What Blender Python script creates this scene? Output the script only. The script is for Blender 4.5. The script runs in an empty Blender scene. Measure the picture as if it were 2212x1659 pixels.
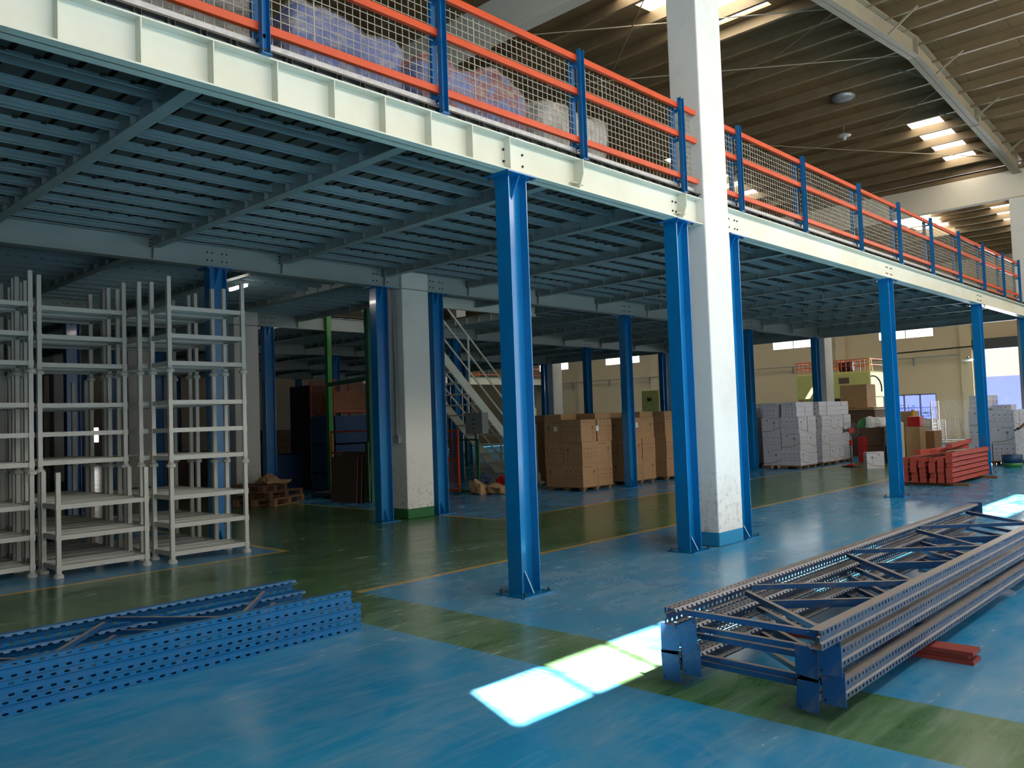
import bpy, bmesh, math, random
from mathutils import Vector, Matrix
random.seed(7)
S = bpy.context.scene
COL = S.collection
PI = math.pi
# ------------------------------------------------------------------ camera
F_PX, YAW, PITCH, ROLL, CAM_H = 1780.4, math.radians(43.5), math.radians(2.53), math.radians(-2.0), 1.6
cd = bpy.data.cameras.new('camera'); cam = bpy.data.objects.new('camera', cd); COL.objects.link(cam)
cd.sensor_fit = 'HORIZONTAL'; cd.sensor_width = 36.0; cd.lens = F_PX / 2212 * 36.0
cd.clip_start = 0.05; cd.clip_end = 400
_f = Vector((math.cos(YAW) * math.cos(PITCH), math.sin(YAW) * math.cos(PITCH), math.sin(PITCH)))
_r = Vector((math.sin(YAW), -math.cos(YAW), 0)); _u = _r.cross(_f)
_r2 = math.cos(ROLL) * _r + math.sin(ROLL) * _u; _u2 = -math.sin(ROLL) * _r + math.cos(ROLL) * _u
cam.matrix_world = Matrix(((_r2.x, _u2.x, -_f.x, 0), (_r2.y, _u2.y, -_f.y, 0), (_r2.z, _u2.z, -_f.z, CAM_H), (0, 0, 0, 1)))
S.camera = cam
# ------------------------------------------------------------------ view + world
S.view_settings.view_transform = 'Standard'; S.view_settings.look = 'None'
S.view_settings.gamma = 1.0; S.view_settings.use_curve_mapping = False
S.view_settings.exposure = -0.05
W = bpy.data.worlds.new('sky'); S.world = W; W.use_nodes = True
W.node_tree.nodes['Background'].inputs[0].default_value = (1.0, 0.95, 0.87, 1)
W.node_tree.nodes['Background'].inputs[1].default_value = 1.1
# sun: falls through the strip window of the wall behind the camera
SUN_EL = math.radians(54); SUN_DX, SUN_DY = 0.379, 0.925
sd = bpy.data.lights.new('sun', 'SUN'); sd.energy = 110; sd.angle = math.radians(0.6); sd.color = (1, .97, .9)
sun = bpy.data.objects.new('sun', sd); COL.objects.link(sun)
_d = Vector((SUN_DX * math.cos(SUN_EL), SUN_DY * math.cos(SUN_EL), -math.sin(SUN_EL))).normalized()
sun.rotation_euler = _d.to_track_quat('-Z', 'Y').to_euler(); sun.location = (0, -20, 20)

def area(name, loc, size, energy, direction, color=(1, 1, 1), spread=PI):
    a = bpy.data.lights.new(name, 'AREA'); a.shape = 'RECTANGLE'; a.size, a.size_y = size; a.energy = energy
    a.color = color; a.spread = spread
    o = bpy.data.objects.new(name, a); COL.objects.link(o); o.location = loc
    o.rotation_euler = Vector(direction).to_track_quat('-Z', 'Y').to_euler()
    return o
WALL_Y = -1.6            # inner face of the wall behind the camera
# daylight in the two big door openings and the window strip of that wall
area('daylight_door', (11.5, WALL_Y + .05, 2.6), (7.0, 5.0), 170, (-.1, 1, .05), (1, .95, .86))
area('daylight_door', (0.5, WALL_Y + .05, 2.5), (6.0, 4.8), 55, (.2, 1, -.02), (1, .97, .93))
area('daylight_window', (16.0, WALL_Y + .02, 6.1), (31.0, 1.5), 1150, (0, 1, -.25), (1, .95, .87))
area('daylight_door', (43.2, 8.7, 2.2), (3.8, 4.0), 900, (-1, .1, 0), (1, .97, .92))

# ------------------------------------------------------------------ mesh helpers
class MB:
    def __init__(self): self.v = []; self.f = []; self.m = []
    def face(self, idx, mi=0): self.f.append(idx); self.m.append(mi)
    def box(self, x0, x1, y0, y1, z0, z1, mi=0):
        n = len(self.v)
        self.v += [(x0, y0, z0), (x1, y0, z0), (x1, y1, z0), (x0, y1, z0), (x0, y0, z1), (x1, y0, z1), (x1, y1, z1), (x0, y1, z1)]
        for q in ((0, 3, 2, 1), (4, 5, 6, 7), (0, 1, 5, 4), (1, 2, 6, 5), (2, 3, 7, 6), (3, 0, 4, 7)):
            self.face(tuple(n + i for i in q), mi)
        return self
    def cbox(self, c, s, mi=0, rot=None):
        n = len(self.v); hx, hy, hz = s[0] / 2, s[1] / 2, s[2] / 2
        for p in ((-hx, -hy, -hz), (hx, -hy, -hz), (hx, hy, -hz), (-hx, hy, -hz), (-hx, -hy, hz), (hx, -hy, hz), (hx, hy, hz), (-hx, hy, hz)):
            q = Vector(p)
            if rot is not None: q = rot @ q
            self.v.append(tuple(q + Vector(c)))
        for q in ((0, 3, 2, 1), (4, 5, 6, 7), (0, 1, 5, 4), (1, 2, 6, 5), (2, 3, 7, 6), (3, 0, 4, 7)):
            self.face(tuple(n + i for i in q), mi)
        return self
    def bar(self, a, b, w, h, mi=0, up=(0, 0, 1)):
        a = Vector(a); b = Vector(b); d = (b - a); L = d.length; d.normalize()
        upv = Vector(up)
        if abs(d.dot(upv)) > .98: upv = Vector((1, 0, 0))
        s = d.cross(upv).normalized(); u = s.cross(d).normalized()
        n = len(self.v)
        for p in (a, b):
            for (i, j) in ((-1, -1), (1, -1), (1, 1), (-1, 1)):
                self.v.append(tuple(p + s * (w / 2 * i) + u * (h / 2 * j)))
        for q in ((3, 2, 1, 0), (4, 5, 6, 7), (0, 1, 5, 4), (1, 2, 6, 5), (2, 3, 7, 6), (3, 0, 4, 7)):
            self.face(tuple(n + i for i in q), mi)
        return self
    def tube(self, a, b, r, seg=8, mi=0, r2=None):
        a = Vector(a); b = Vector(b); d = (b - a).normalized()
        t = Vector((0, 0, 1)) if abs(d.z) < .9 else Vector((1, 0, 0))
        s = d.cross(t).normalized(); u = s.cross(d)
        n = len(self.v); r2 = r if r2 is None else r2
        for p, rr in ((a, r), (b, r2)):
            for k in range(seg):
                an = 2 * PI * k / seg
                self.v.append(tuple(p + s * math.cos(an) * rr + u * math.sin(an) * rr))
        for k in range(seg):
            k2 = (k + 1) % seg
            self.face((n + k, n + k2, n + seg + k2, n + seg + k), mi)
        self.face(tuple(n + k for k in range(seg))[::-1], mi); self.face(tuple(n + seg + k for k in range(seg)), mi)
        return self
    def lathe(self, prof, c=(0, 0, 0), seg=16, mi=0):
        n = len(self.v)
        for (r, z) in prof:
            for k in range(seg):
                an = 2 * PI * k / seg
                self.v.append((c[0] + r * math.cos(an), c[1] + r * math.sin(an), c[2] + z))
        for i in range(len(prof) - 1):
            for k in range(seg):
                k2 = (k + 1) % seg
                self.face((n + i * seg + k, n + i * seg + k2, n + (i + 1) * seg + k2, n + (i + 1) * seg + k), mi)
        self.face(tuple(n + k for k in range(seg))[::-1], mi)
        self.face(tuple(n + (len(prof) - 1) * seg + k for k in range(seg)), mi)
        return self
    def prism(self, poly, axis, a, b, mi=0):
        """closed polygon extruded along 'x','y' or 'z'; poly holds the two other coordinates in order"""
        n = len(self.v); m = len(poly)
        for t in (a, b):
            for (p, q) in poly:
                self.v.append((t, p, q) if axis == 'x' else ((p, t, q) if axis == 'y' else (p, q, t)))
        for k in range(m):
            k2 = (k + 1) % m
            self.face((n + k, n + k2, n + m + k2, n + m + k), mi)
        self.face(tuple(n + k for k in range(m))[::-1], mi); self.face(tuple(n + m + k for k in range(m)), mi)
        return self
    def sheet(self, line, th, axis, a, b, mi=0):
        """thin folded plate: open polyline thickened by th, extruded"""
        pts = [Vector(p) for p in line]; off = []
        for i, p in enumerate(pts):
            d1 = (pts[i] - pts[i - 1]).normalized() if i > 0 else None
            d2 = (pts[i + 1] - pts[i]).normalized() if i < len(pts) - 1 else None
            d = (d1 + d2).normalized() if d1 and d2 else (d1 or d2)
            nrm = Vector((-d.y, d.x)); k = 1.0
            if d1 and d2: k = 1 / max(.5, nrm.dot(Vector((-d1.y, d1.x))))
            off.append(p + nrm * th * k)
        poly = [tuple(p) for p in pts] + [tuple(p) for p in reversed(off)]
        n = len(self.v); m = len(poly); L = len(pts)
        for t in (a, b):
            for (p, q) in poly:
                self.v.append((t, p, q) if axis == 'x' else ((p, t, q) if axis == 'y' else (p, q, t)))
        for k in range(m):
            k2 = (k + 1) % m
            self.face((n + k, n + k2, n + m + k2, n + m + k), mi)
        for k in range(L - 1):
            q = (k, k + 1, m - 2 - k, m - 1 - k)
            self.face(tuple(n + i for i in q)[::-1], mi); self.face(tuple(n + m + i for i in q), mi)
        return self
    def mesh(self, name, mats):
        me = bpy.data.meshes.new(name); me.from_pydata(self.v, [], self.f)
        for m in (mats if isinstance(mats, (list, tuple)) else [mats]): me.materials.append(m)
        if any(self.m):
            me.polygons.foreach_set('material_index', self.m)
        bm = bmesh.new(); bm.from_mesh(me); bmesh.ops.recalc_face_normals(bm, faces=bm.faces); bm.to_mesh(me); bm.free()
        me.update(); return me
    def obj(self, name, mats, parent=None, bevel=0, smooth=False, loc=None):
        o = bpy.data.objects.new(name, self.mesh(name, mats)); COL.objects.link(o)
        if parent is not None: o.parent = parent
        if loc is not None: o.location = loc
        if bevel:
            b = o.modifiers.new('bevel', 'BEVEL'); b.width = bevel; b.segments = 2; b.limit_method = 'ANGLE'
        if smooth:
            for p in o.data.polygons: p.use_smooth = True
        return o

def tag(o, label=None, cat=None, group=None, kind=None):
    if label: o['label'] = label
    if cat: o['category'] = cat
    if group: o['group'] = group
    if kind: o['kind'] = kind
    return o
def thing(name, label, cat, loc=(0, 0, 0), rz=0, group=None):
    o = bpy.data.objects.new(name, None); COL.objects.link(o); o.location = loc; o.rotation_euler = (0, 0, rz)
    o.empty_display_size = .1
    return tag(o, label, cat, group)
def struct(o): o['kind'] = 'structure'; return o
def copy_tree(o, loc=None, rz=None, label=None, group=None):
    c = o.copy(); COL.objects.link(c)
    if loc is not None: c.location = loc
    if rz is not None: c.rotation_euler = (0, 0, rz)
    if label: c['label'] = label
    if group: c['group'] = group
    for ch in KIDS(o):
        d = ch.copy(); COL.objects.link(d); d.parent = c
        for g in KIDS(ch):
            e = g.copy(); COL.objects.link(e); e.parent = d
    return c
def KIDS(o): return [x for x in list(o.children)]
ORD = ['first', 'second', 'third', 'fourth', 'fifth', 'sixth', 'seventh', 'eighth', 'ninth', 'tenth', 'eleventh', 'twelfth',
       'thirteenth', 'fourteenth', 'fifteenth', 'sixteenth', 'seventeenth', 'eighteenth', 'nineteenth', 'twentieth']

# ------------------------------------------------------------------ materials
class NT:
    def __init__(self, name):
        self.mat = bpy.data.materials.new(name); self.mat.use_nodes = True
        self.t = self.mat.node_tree; self.n = self.t.nodes; self.l = self.t.links
        self.b = self.n['Principled BSDF']; self.out = self.n['Material Output']
        self._tc = None
    def node(self, typ, **kw):
        x = self.n.new(typ)
        for k, v in kw.items(): setattr(x, k, v)
        return x
    def set(self, sock, v):
        if hasattr(v, 'links') or hasattr(v, 'is_linked'): self.l.new(v, sock)
        else:
            try: sock.default_value = v
            except Exception: sock.default_value = (*v, 1)
    def tc(self, k='Object'):
        if self._tc is None: self._tc = self.node('ShaderNodeTexCoord')
        return self._tc.outputs[k]
    def math(self, op, a, b=None, c=None, clamp=False):
        x = self.node('ShaderNodeMath', operation=op); x.use_clamp = clamp
        self.set(x.inputs[0], a)
        if b is not None: self.set(x.inputs[1], b)
        if c is not None: self.set(x.inputs[2], c)
        return x.outputs[0]
    def sep(self, v):
        x = self.node('ShaderNodeSeparateXYZ'); self.l.new(v, x.inputs[0]); return x.outputs
    def comb(self, a, b, c):
        x = self.node('ShaderNodeCombineXYZ')
        for i, v in enumerate((a, b, c)): self.set(x.inputs[i], v)
        return x.outputs[0]
    def mapping(self, v, scale=(1, 1, 1), rot=(0, 0, 0), loc=(0, 0, 0)):
        x = self.node('ShaderNodeMapping'); self.l.new(v, x.inputs[0])
        x.inputs['Scale'].default_value = scale; x.inputs['Rotation'].default_value = rot; x.inputs['Location'].default_value = loc
        return x.outputs[0]
    def noise(self, v, scale=5, detail=4, rough=.5, dist=0):
        x = self.node('ShaderNodeTexNoise'); self.l.new(v, x.inputs['Vector'])
        x.inputs['Scale'].default_value = scale; x.inputs['Detail'].default_value = detail
        x.inputs['Roughness'].default_value = rough; x.inputs['Distortion'].default_value = dist
        return x.outputs['Fac']
    def ramp(self, f, stops):
        x = self.node('ShaderNodeValToRGB'); self.l.new(f, x.inputs[0]); e = x.color_ramp.elements
        while len(e) < len(stops): e.new(.5)
        for i, (p, c) in enumerate(stops): e[i].position = p; e[i].color = (*c, 1) if len(c) == 3 else c
        return x.outputs[0]
    def mix(self, f, a, b):
        x = self.node('ShaderNodeMix', data_type='RGBA'); self.set(x.inputs[0], f)
        self.set(x.inputs[6], a if hasattr(a, 'is_linked') else (*a, 1)); self.set(x.inputs[7], b if hasattr(b, 'is_linked') else (*b, 1))
        return x.outputs[2]
    def inr(self, v, a, b):     # 1 inside [a,b]
        return self.math('MULTIPLY', self.math('GREATER_THAN', v, a), self.math('LESS_THAN', v, b))
    def bump(self, h, strength=.2, dist=.01):
        x = self.node('ShaderNodeBump'); self.l.new(h, x.inputs['Height']); x.inputs['Strength'].default_value = strength
        x.inputs['Distance'].default_value = dist; self.l.new(x.outputs[0], self.b.inputs['Normal'])
    def disc(self, u, v, cu, cv, r):
        a = self.math('SUBTRACT', u, cu); b = self.math('SUBTRACT', v, cv)
        d = self.math('ADD', self.math('MULTIPLY', a, a), self.math('MULTIPLY', b, b))
        return self.math('LESS_THAN', d, r * r)
    def base(self, c, rough=.5, metal=0, spec=None, coat=0):
        self.set(self.b.inputs['Base Color'], c if hasattr(c, 'is_linked') else (*c, 1))
        self.set(self.b.inputs['Roughness'], rough); self.b.inputs['Metallic'].default_value = metal
        if coat: self.b.inputs['Coat Weight'].default_value = coat; self.b.inputs['Coat Roughness'].default_value = .08
        return self.mat

def paint(name, c, c2=None, rough=.4, metal=0, scale=3, amt=.5, coat=0, coords='Object'):
    t = NT(name); c2 = c2 or tuple(x * .8 for x in c)
    n = t.noise(t.tc(coords), scale, 5, .6)
    col = t.mix(t.ramp(n, [(.5 - amt / 2, (0, 0, 0)), (.5 + amt / 2 + .01, (1, 1, 1))]), c, c2)
    return t.base(col, rough, metal, coat=coat)
def dusty(name, c, dust, rough=.45, lo=.45, hi=.62, scale=6, top=.6):
    """paint whose upper faces carry settled dust, with scuffs"""
    t = NT(name); n = t.noise(t.tc(), scale, 6, .65)
    g = t.node('ShaderNodeNewGeometry'); z = t.sep(g.outputs['Normal'])[2]
    up = t.math('MULTIPLY', t.math('MAXIMUM', z, 0), top)
    f = t.math('MAXIMUM', t.math('MULTIPLY', up, t.math('ADD', n, .55)), t.ramp(n, [(lo, (0, 0, 0)), (hi, (.35, .35, .35))]), clamp=True)
    col = t.mix(f, c, dust); return t.base(col, t.math('ADD', rough, t.math('MULTIPLY', f, .3)))
def emis(name, c, s):
    t = NT(name); t.base((0, 0, 0), .6); t.b.inputs['Emission Color'].default_value = (*c, 1); t.b.inputs['Emission Strength'].default_value = s
    return t.mat

M = {}
M['blue'] = paint('blue_steel_paint', (.0, .17, .42), (.0, .14, .37), .26, amt=.4, coat=.4)
M['rail_blue'] = paint('blue_rail_paint', (.0, .13, .34), (.0, .10, .28), .36, amt=.4)
M['cream'] = paint('cream_beam_paint', (.70, .70, .60), (.62, .60, .47), .42, scale=1.2, amt=.35)
M['under'] = paint('greyed_primer', (.30, .345, .32), (.25, .30, .285), .5, scale=2, amt=.5)
M['joist'] = paint('galvanised_joist', (.25, .32, .33), (.19, .26, .27), .42, .35, scale=4, amt=.5)
M['deck'] = paint('deck_sheet', (.07, .065, .05), (.045, .045, .04), .5, .2, scale=2)
M['galv'] = paint('galvanised_plate', (.42, .42, .43), (.32, .32, .34), .38, .5, scale=18, amt=.3)
M['orange'] = paint('orange_paint', (.62, .065, .008), (.52, .05, .008), .38, amt=.4)
M['redor'] = paint('red_orange_beam_paint', (.46, .065, .035), (.36, .055, .035), .55, amt=.5)
M['wire'] = paint('cream_wire', (.42, .38, .29), (.36, .32, .25), .4)
M['rackwhite'] = dusty('white_rack_paint', (.52, .52, .47), (.42, .41, .36), .45, .55, .75)
M['bolt'] = paint('dark_bolt', (.045, .042, .04), None, .45, .6)
M['green'] = paint('green_paint', (.012, .12, .055), (.008, .09, .04), .4)
M['lightgreen'] = paint('light_green_paint', (.05, .26, .06), None, .4)
M['bluegrey'] = dusty('worn_blue_frame', (.01, .075, .22), (.25, .21, .19), .42, .52, .72, 7, .95)
M['plank'] = paint('pallet_wood', (.35, .19, .09), (.24, .125, .06), .8, scale=9, amt=.6)
M['oldwood'] = paint('old_wood', (.20, .105, .05), (.12, .065, .035), .85, scale=9, amt=.6)
M['board'] = paint('particle_board', (.12, .07, .04), (.08, .045, .03), .75, scale=30, amt=.5)
M['redwood'] = paint('red_timber', (.30, .035, .025), (.2, .03, .02), .6, scale=9)
M['paper'] = paint('kraft_paper', (.42, .27, .13), (.33, .2, .1), .8, scale=6)
M['black'] = paint('black_plastic', (.012, .012, .013), None, .4)
M['red'] = paint('red_plastic', (.45, .01, .012), None, .35)
M['grey'] = paint('grey_enamel', (.25, .27, .26), None, .45)
M['darkgrey'] = paint('dark_grey', (.06, .065, .07), None, .6)
M['machine'] = paint('pale_yellow_green_machine', (.50, .48, .16), (.45, .42, .13), .5, amt=.3)
M['bin'] = paint('blue_bin', (.015, .06, .16), (.012, .05, .13), .5)
M['blackwood'] = paint('dark_box', (.02, .02, .02), None, .7)
M['yellow'] = paint('yellow_paint', (.75, .40, .01), None, .5)
M['skylight'] = emis('daylit_skylight_sheet', (1, .93, .80), 9)
M['pane'] = emis('daylit_pane', (1, .97, .9), 5)
M['band'] = emis('daylit_wall_panel', (1, .93, .82), 2.6)
M['tube'] = emis('lamp_tube', (1, .97, .9), 45)
M['bulb'] = emis('lamp_bulb', (1, .97, .92), 30)
M['steelgrey'] = paint('rafter_paint', (.30, .26, .18), (.24, .205, .14), .55, scale=2)
M['purlin'] = paint('purlin_zinc', (.26, .185, .10), (.19, .135, .075), .45, .2, scale=3)
M['skin'] = paint('skin', (.45, .22, .13), None, .5)
M['cloth'] = paint('dark_cloth', (.012, .013, .02), None, .8)
M['denim'] = paint('blue_cloth', (.03, .05, .12), None, .8)
M['glove'] = paint('dark_glove', (.02, .022, .025), None, .7)
M['leaf'] = paint('leaf', (.10, .30, .04), (.04, .16, .02), .6, scale=20)
M['container'] = paint('container_blue', (.05, .06, .42), (.04, .05, .36), .5)
M['whitebox'] = paint('white_letters', (.8, .8, .8), None, .5)
M['plain_brown'] = paint('plain_brown_board', (.34, .19, .09), None, .65)
M['plain_white'] = paint('plain_white_board', (.50, .51, .57), None, .65)
M['label'] = paint('white_label', (.8, .8, .78), None, .6)

# concrete: white wash with grime
def concrete(name, c, dirt, band=None, band_h=.17):
    t = NT(name); o = t.tc(); n = t.noise(o, 1.5, 8, .7); n2 = t.noise(o, 14, 6, .7)
    z = t.sep(o)[2]
    low = t.math('SUBTRACT', 1.0, t.math('DIVIDE', z, 1.1), clamp=True)
    g = t.math('MULTIPLY', t.ramp(n2, [(.52, (0, 0, 0)), (.66, (1, 1, 1))]), t.math('ADD', t.math('MULTIPLY', low, .9), .06))
    g = t.math('ADD', g, t.math('MULTIPLY', t.ramp(n, [(.5, (0, 0, 0)), (.8, (1, 1, 1))]), .25), clamp=True)
    col = t.mix(g, c, dirt)
    if band: col = t.mix(t.math('LESS_THAN', z, band_h), col, band)
    t.bump(n2, .15, .02)
    return t.base(col, .75)
M['pillar_blue'] = concrete('whitewashed_concrete_blue_foot', (.74, .71, .66), (.30, .28, .25), (.01, .22, .42))
M['pillar_green'] = concrete('whitewashed_concrete_green_foot', (.68, .66, .60), (.28, .26, .23), (.02, .13, .035))
M['beamconc'] = concrete('whitewashed_beam', (.72, .66, .54), (.55, .48, .36))
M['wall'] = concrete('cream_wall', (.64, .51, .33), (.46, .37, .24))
M['wall_dim'] = concrete('wall_with_painted_shade', (.20, .165, .12), (.13, .10, .08))  # wall tone darkened, so the gloom of the depth sits in its colour

# floor ----------------------------------------------------------------
def floor_mat():
    t = NT('epoxy_floor'); o = t.tc(); x, y, z = t.sep(o)
    # slightly wobbling edges
    g = t.math('MULTIPLY', t.inr(y, 6.69, 9.62), 1.0)
    g = t.math('MAXIMUM', g, t.math('MULTIPLY', t.inr(x, 5.83, 9.53), t.inr(y, 9.5, 60)))
    g = t.math('MAXIMUM', g, t.math('MULTIPLY', t.inr(x, 4.03, 4.76), t.math('LESS_THAN', y, 6.7)))
    yl = t.math('MULTIPLY', t.inr(y, 6.60, 6.69), t.math('GREATER_THAN', x, 4.74))
    yl = t.math('MAXIMUM', yl, t.math('MULTIPLY', t.inr(y, 9.62, 9.71), t.math('LESS_THAN', x, 5.83)))
    yl = t.math('MAXIMUM', yl, t.math('MULTIPLY', t.inr(x, 5.73, 5.83), t.inr(y, 9.62, 60)))
    yl = t.math('MAXIMUM', yl, t.math('MULTIPLY', t.inr(x, 9.5, 9.58), t.inr(y, 9.5, 60)))
    yl = t.math('MAXIMUM', yl, t.math('MULTIPLY', t.inr(y, 9.46, 9.54), t.math('GREATER_THAN', x, 9.5)))
    g = t.math('MULTIPLY', g, t.math('SUBTRACT', 1.0, t.math('MULTIPLY', t.math('GREATER_THAN', x, 9.5), t.math('GREATER_THAN', y, 9.46))))
    nb = t.noise(o, .8, 5, .6)
    blue = t.mix(t.ramp(nb, [(.35, (0, 0, 0)), (.65, (1, 1, 1))]), (.012, .22, .45), (.025, .27, .49))
    green = t.mix(t.ramp(t.noise(t.mapping(o, (.5, 5, 1)), 1.6, 6, .65), [(.38, (0, 0, 0)), (.62, (1, 1, 1))]), (.035, .12, .03), (.07, .17, .055))
    col = t.mix(g, blue, green); col = t.mix(yl, col, (.60, .36, .05))
    # dust: wiped, smeared patches
    d1 = t.ramp(t.noise(t.mapping(o, (.9, 1.6, 1), (0, 0, .5)), 1.1, 7, .62, 1.2), [(.40, (0, 0, 0)), (.80, (1, 1, 1))])
    d2 = t.ramp(t.noise(t.mapping(o, (1.2, 9, 1), (0, 0, .12)), 1.4, 6, .6, .4), [(.5, (0, 0, 0)), (.78, (1, 1, 1))])
    d = t.math('ADD', t.math('MULTIPLY', d1, .42), t.math('MULTIPLY', d2, .25), clamp=True)
    # more traffic dust round the near column
    ax = t.math('SUBTRACT', x, 6.3); ay = t.math('SUBTRACT', y, 5.0)
    rr = t.math('SQRT', t.math('ADD', t.math('MULTIPLY', ax, ax), t.math('MULTIPLY', ay, ay)))
    near = t.math('SUBTRACT', 1.0, t.math('DIVIDE', rr, 3.2), clamp=True)
    d = t.math('ADD', d, t.math('MULTIPLY', near, .28), clamp=True)
    # tyre tracks: arcs wiped clean of dust with tread bars
    tr = None
    for (cx, cy, r, w, a) in ((6.0, 4.0, 1.15, .07, .9), (6.0, 4.0, 1.42, .07, .7), (5.3, 5.6, 1.7, .08, .8), (7.4, 3.4, 2.1, .08, .6), (2.6, 6.6, 3.3, .09, .7), (2.6, 6.6, 3.65, .09, .6), (9.5, 1.0, 4.2, .1, .6), (1.0, 1.2, 2.9, .1, .6)):
        bx = t.math('SUBTRACT', x, cx); by = t.math('SUBTRACT', y, cy)
        q = t.math('SQRT', t.math('ADD', t.math('MULTIPLY', bx, bx), t.math('MULTIPLY', by, by)))
        band = t.math('LESS_THAN', t.math('ABSOLUTE', t.math('SUBTRACT', q, r)), w)
        ang = t.math('ARCTAN2', by, bx)
        bars = t.math('GREATER_THAN', t.math('SINE', t.math('ADD', t.math('MULTIPLY', ang, r * 95), t.math('MULTIPLY', q, 40))), -.2)
        m = t.math('MULTIPLY', t.math('MULTIPLY', band, bars), a)
        tr = m if tr is None else t.math('MAXIMUM', tr, m)
    fade = t.ramp(t.noise(o, .9, 2, .5), [(.42, (0, 0, 0)), (.6, (1, 1, 1))])
    tr = t.math('MULTIPLY', tr, fade)
    keep = t.math('SUBTRACT', 1.0, t.math('MULTIPLY', tr, .8))
    d = t.math('MULTIPLY', t.math('ADD', d, t.math('MULTIPLY', tr, .05)), keep)
    col = t.mix(t.math('MULTIPLY', d, .75), col, (.40, .44, .43))
    # rusty scuffs
    sc = t.ramp(t.noise(t.mapping(o, (3, 1, 1), (0, 0, .9)), 2.3, 6, .7), [(.68, (0, 0, 0)), (.76, (1, 1, 1))])
    col = t.mix(t.math('MULTIPLY', sc, .35), col, (.42, .26, .18))
    fine = t.noise(o, 55, 4, .6)
    rough = t.math('ADD', .17, t.math('ADD', t.math('MULTIPLY', d, .22), t.math('MULTIPLY', t.noise(o, 3, 4, .6), .05)))
    t.bump(t.math('ADD', t.math('MULTIPLY', t.noise(o, 2.2, 3, .5), 1.0), t.math('MULTIPLY', fine, .03)), .10, .012)
    m = t.base(col, rough); t.b.inputs['Specular IOR Level'].default_value = .55
    return m
M['floor'] = floor_mat()
# roof lining: shiny crinkled foil insulation
def roof_mat():
    t = NT('foil_roof_lining'); o = t.tc()
    n = t.noise(t.mapping(o, (2.2, 22, 1), (0, 0, .35)), 2.2, 4, .6, .6)
    col = t.mix(t.ramp(t.noise(o, .7, 3), [(.35, (0, 0, 0)), (.65, (1, 1, 1))]), (.36, .25, .125), (.25, .17, .085))
    x, y, z = t.sep(o)
    seam = t.math('LESS_THAN', t.math('FRACT', t.math('DIVIDE', y, 1.25)), .02)
    col = t.mix(t.math('MULTIPLY', seam, .6), col, (.12, .09, .05))
    t.bump(n, .5, .03)
    return t.base(col, .38, .45)
M['roof'] = roof_mat()
# perforated upright: slots are real openings (transparent), in object space; x runs along the post
def slotted(name, c, dust, pitch, rows, sx, sz, top_rows=(), top=.5):
    t = NT(name); o = t.tc(); x, y, z = t.sep(o)
    nn = t.sep(t.tc('Normal')); ny = t.math('ABSOLUTE', nn[1]); nz = t.math('ABSOLUTE', nn[2])
    u = t.math('MULTIPLY', t.math('SUBTRACT', t.math('FRACT', t.math('DIVIDE', x, pitch)), .5), pitch / sx)
    hole = None
    for (v, r, nmask) in ((z, rows, ny), (y, top_rows, nz)):
        for z0 in r:
            w = t.math('DIVIDE', t.math('SUBTRACT', v, z0), sz)
            d = t.math('ADD', t.math('POWER', t.math('ABSOLUTE', u), 3.0), t.math('POWER', t.math('ABSOLUTE', w), 3.0))
            m = t.math('MULTIPLY', t.math('LESS_THAN', d, 1.0), t.math('GREATER_THAN', nmask, .7))
            hole = m if hole is None else t.math('MAXIMUM', hole, m)
    n = t.noise(o, 6, 6, .65)
    g = t.node('ShaderNodeNewGeometry'); gz = t.sep(g.outputs['Normal'])[2]
    up = t.math('MULTIPLY', t.math('MAXIMUM', gz, 0), top)
    f = t.math('MAXIMUM', t.math('MULTIPLY', up, t.math('ADD', n, .6)), t.ramp(n, [(.5, (0, 0, 0)), (.7, (.3, .3, .3))]), clamp=True)
    t.base(t.mix(f, c, dust), .4)
    tr = t.node('ShaderNodeBsdfTransparent'); mx = t.node('ShaderNodeMixShader')
    t.l.new(hole, mx.inputs[0]); t.l.new(t.b.outputs[0], mx.inputs[1]); t.l.new(tr.outputs[0], mx.inputs[2])
    t.l.new(mx.outputs[0], t.out.inputs[0])
    return t.mat
M['slotL'] = slotted('slotted_blue_upright', (.0, .13, .34), (.10, .17, .28), .075, (-.032, .032), .017, .0075, top=.3)
M['slotR'] = slotted('slotted_dusty_upright', (.015, .065, .17), (.27, .23, .21), .05, (-.032, .032), .0105, .0095, (-.02, -.05), top=.95)
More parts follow.
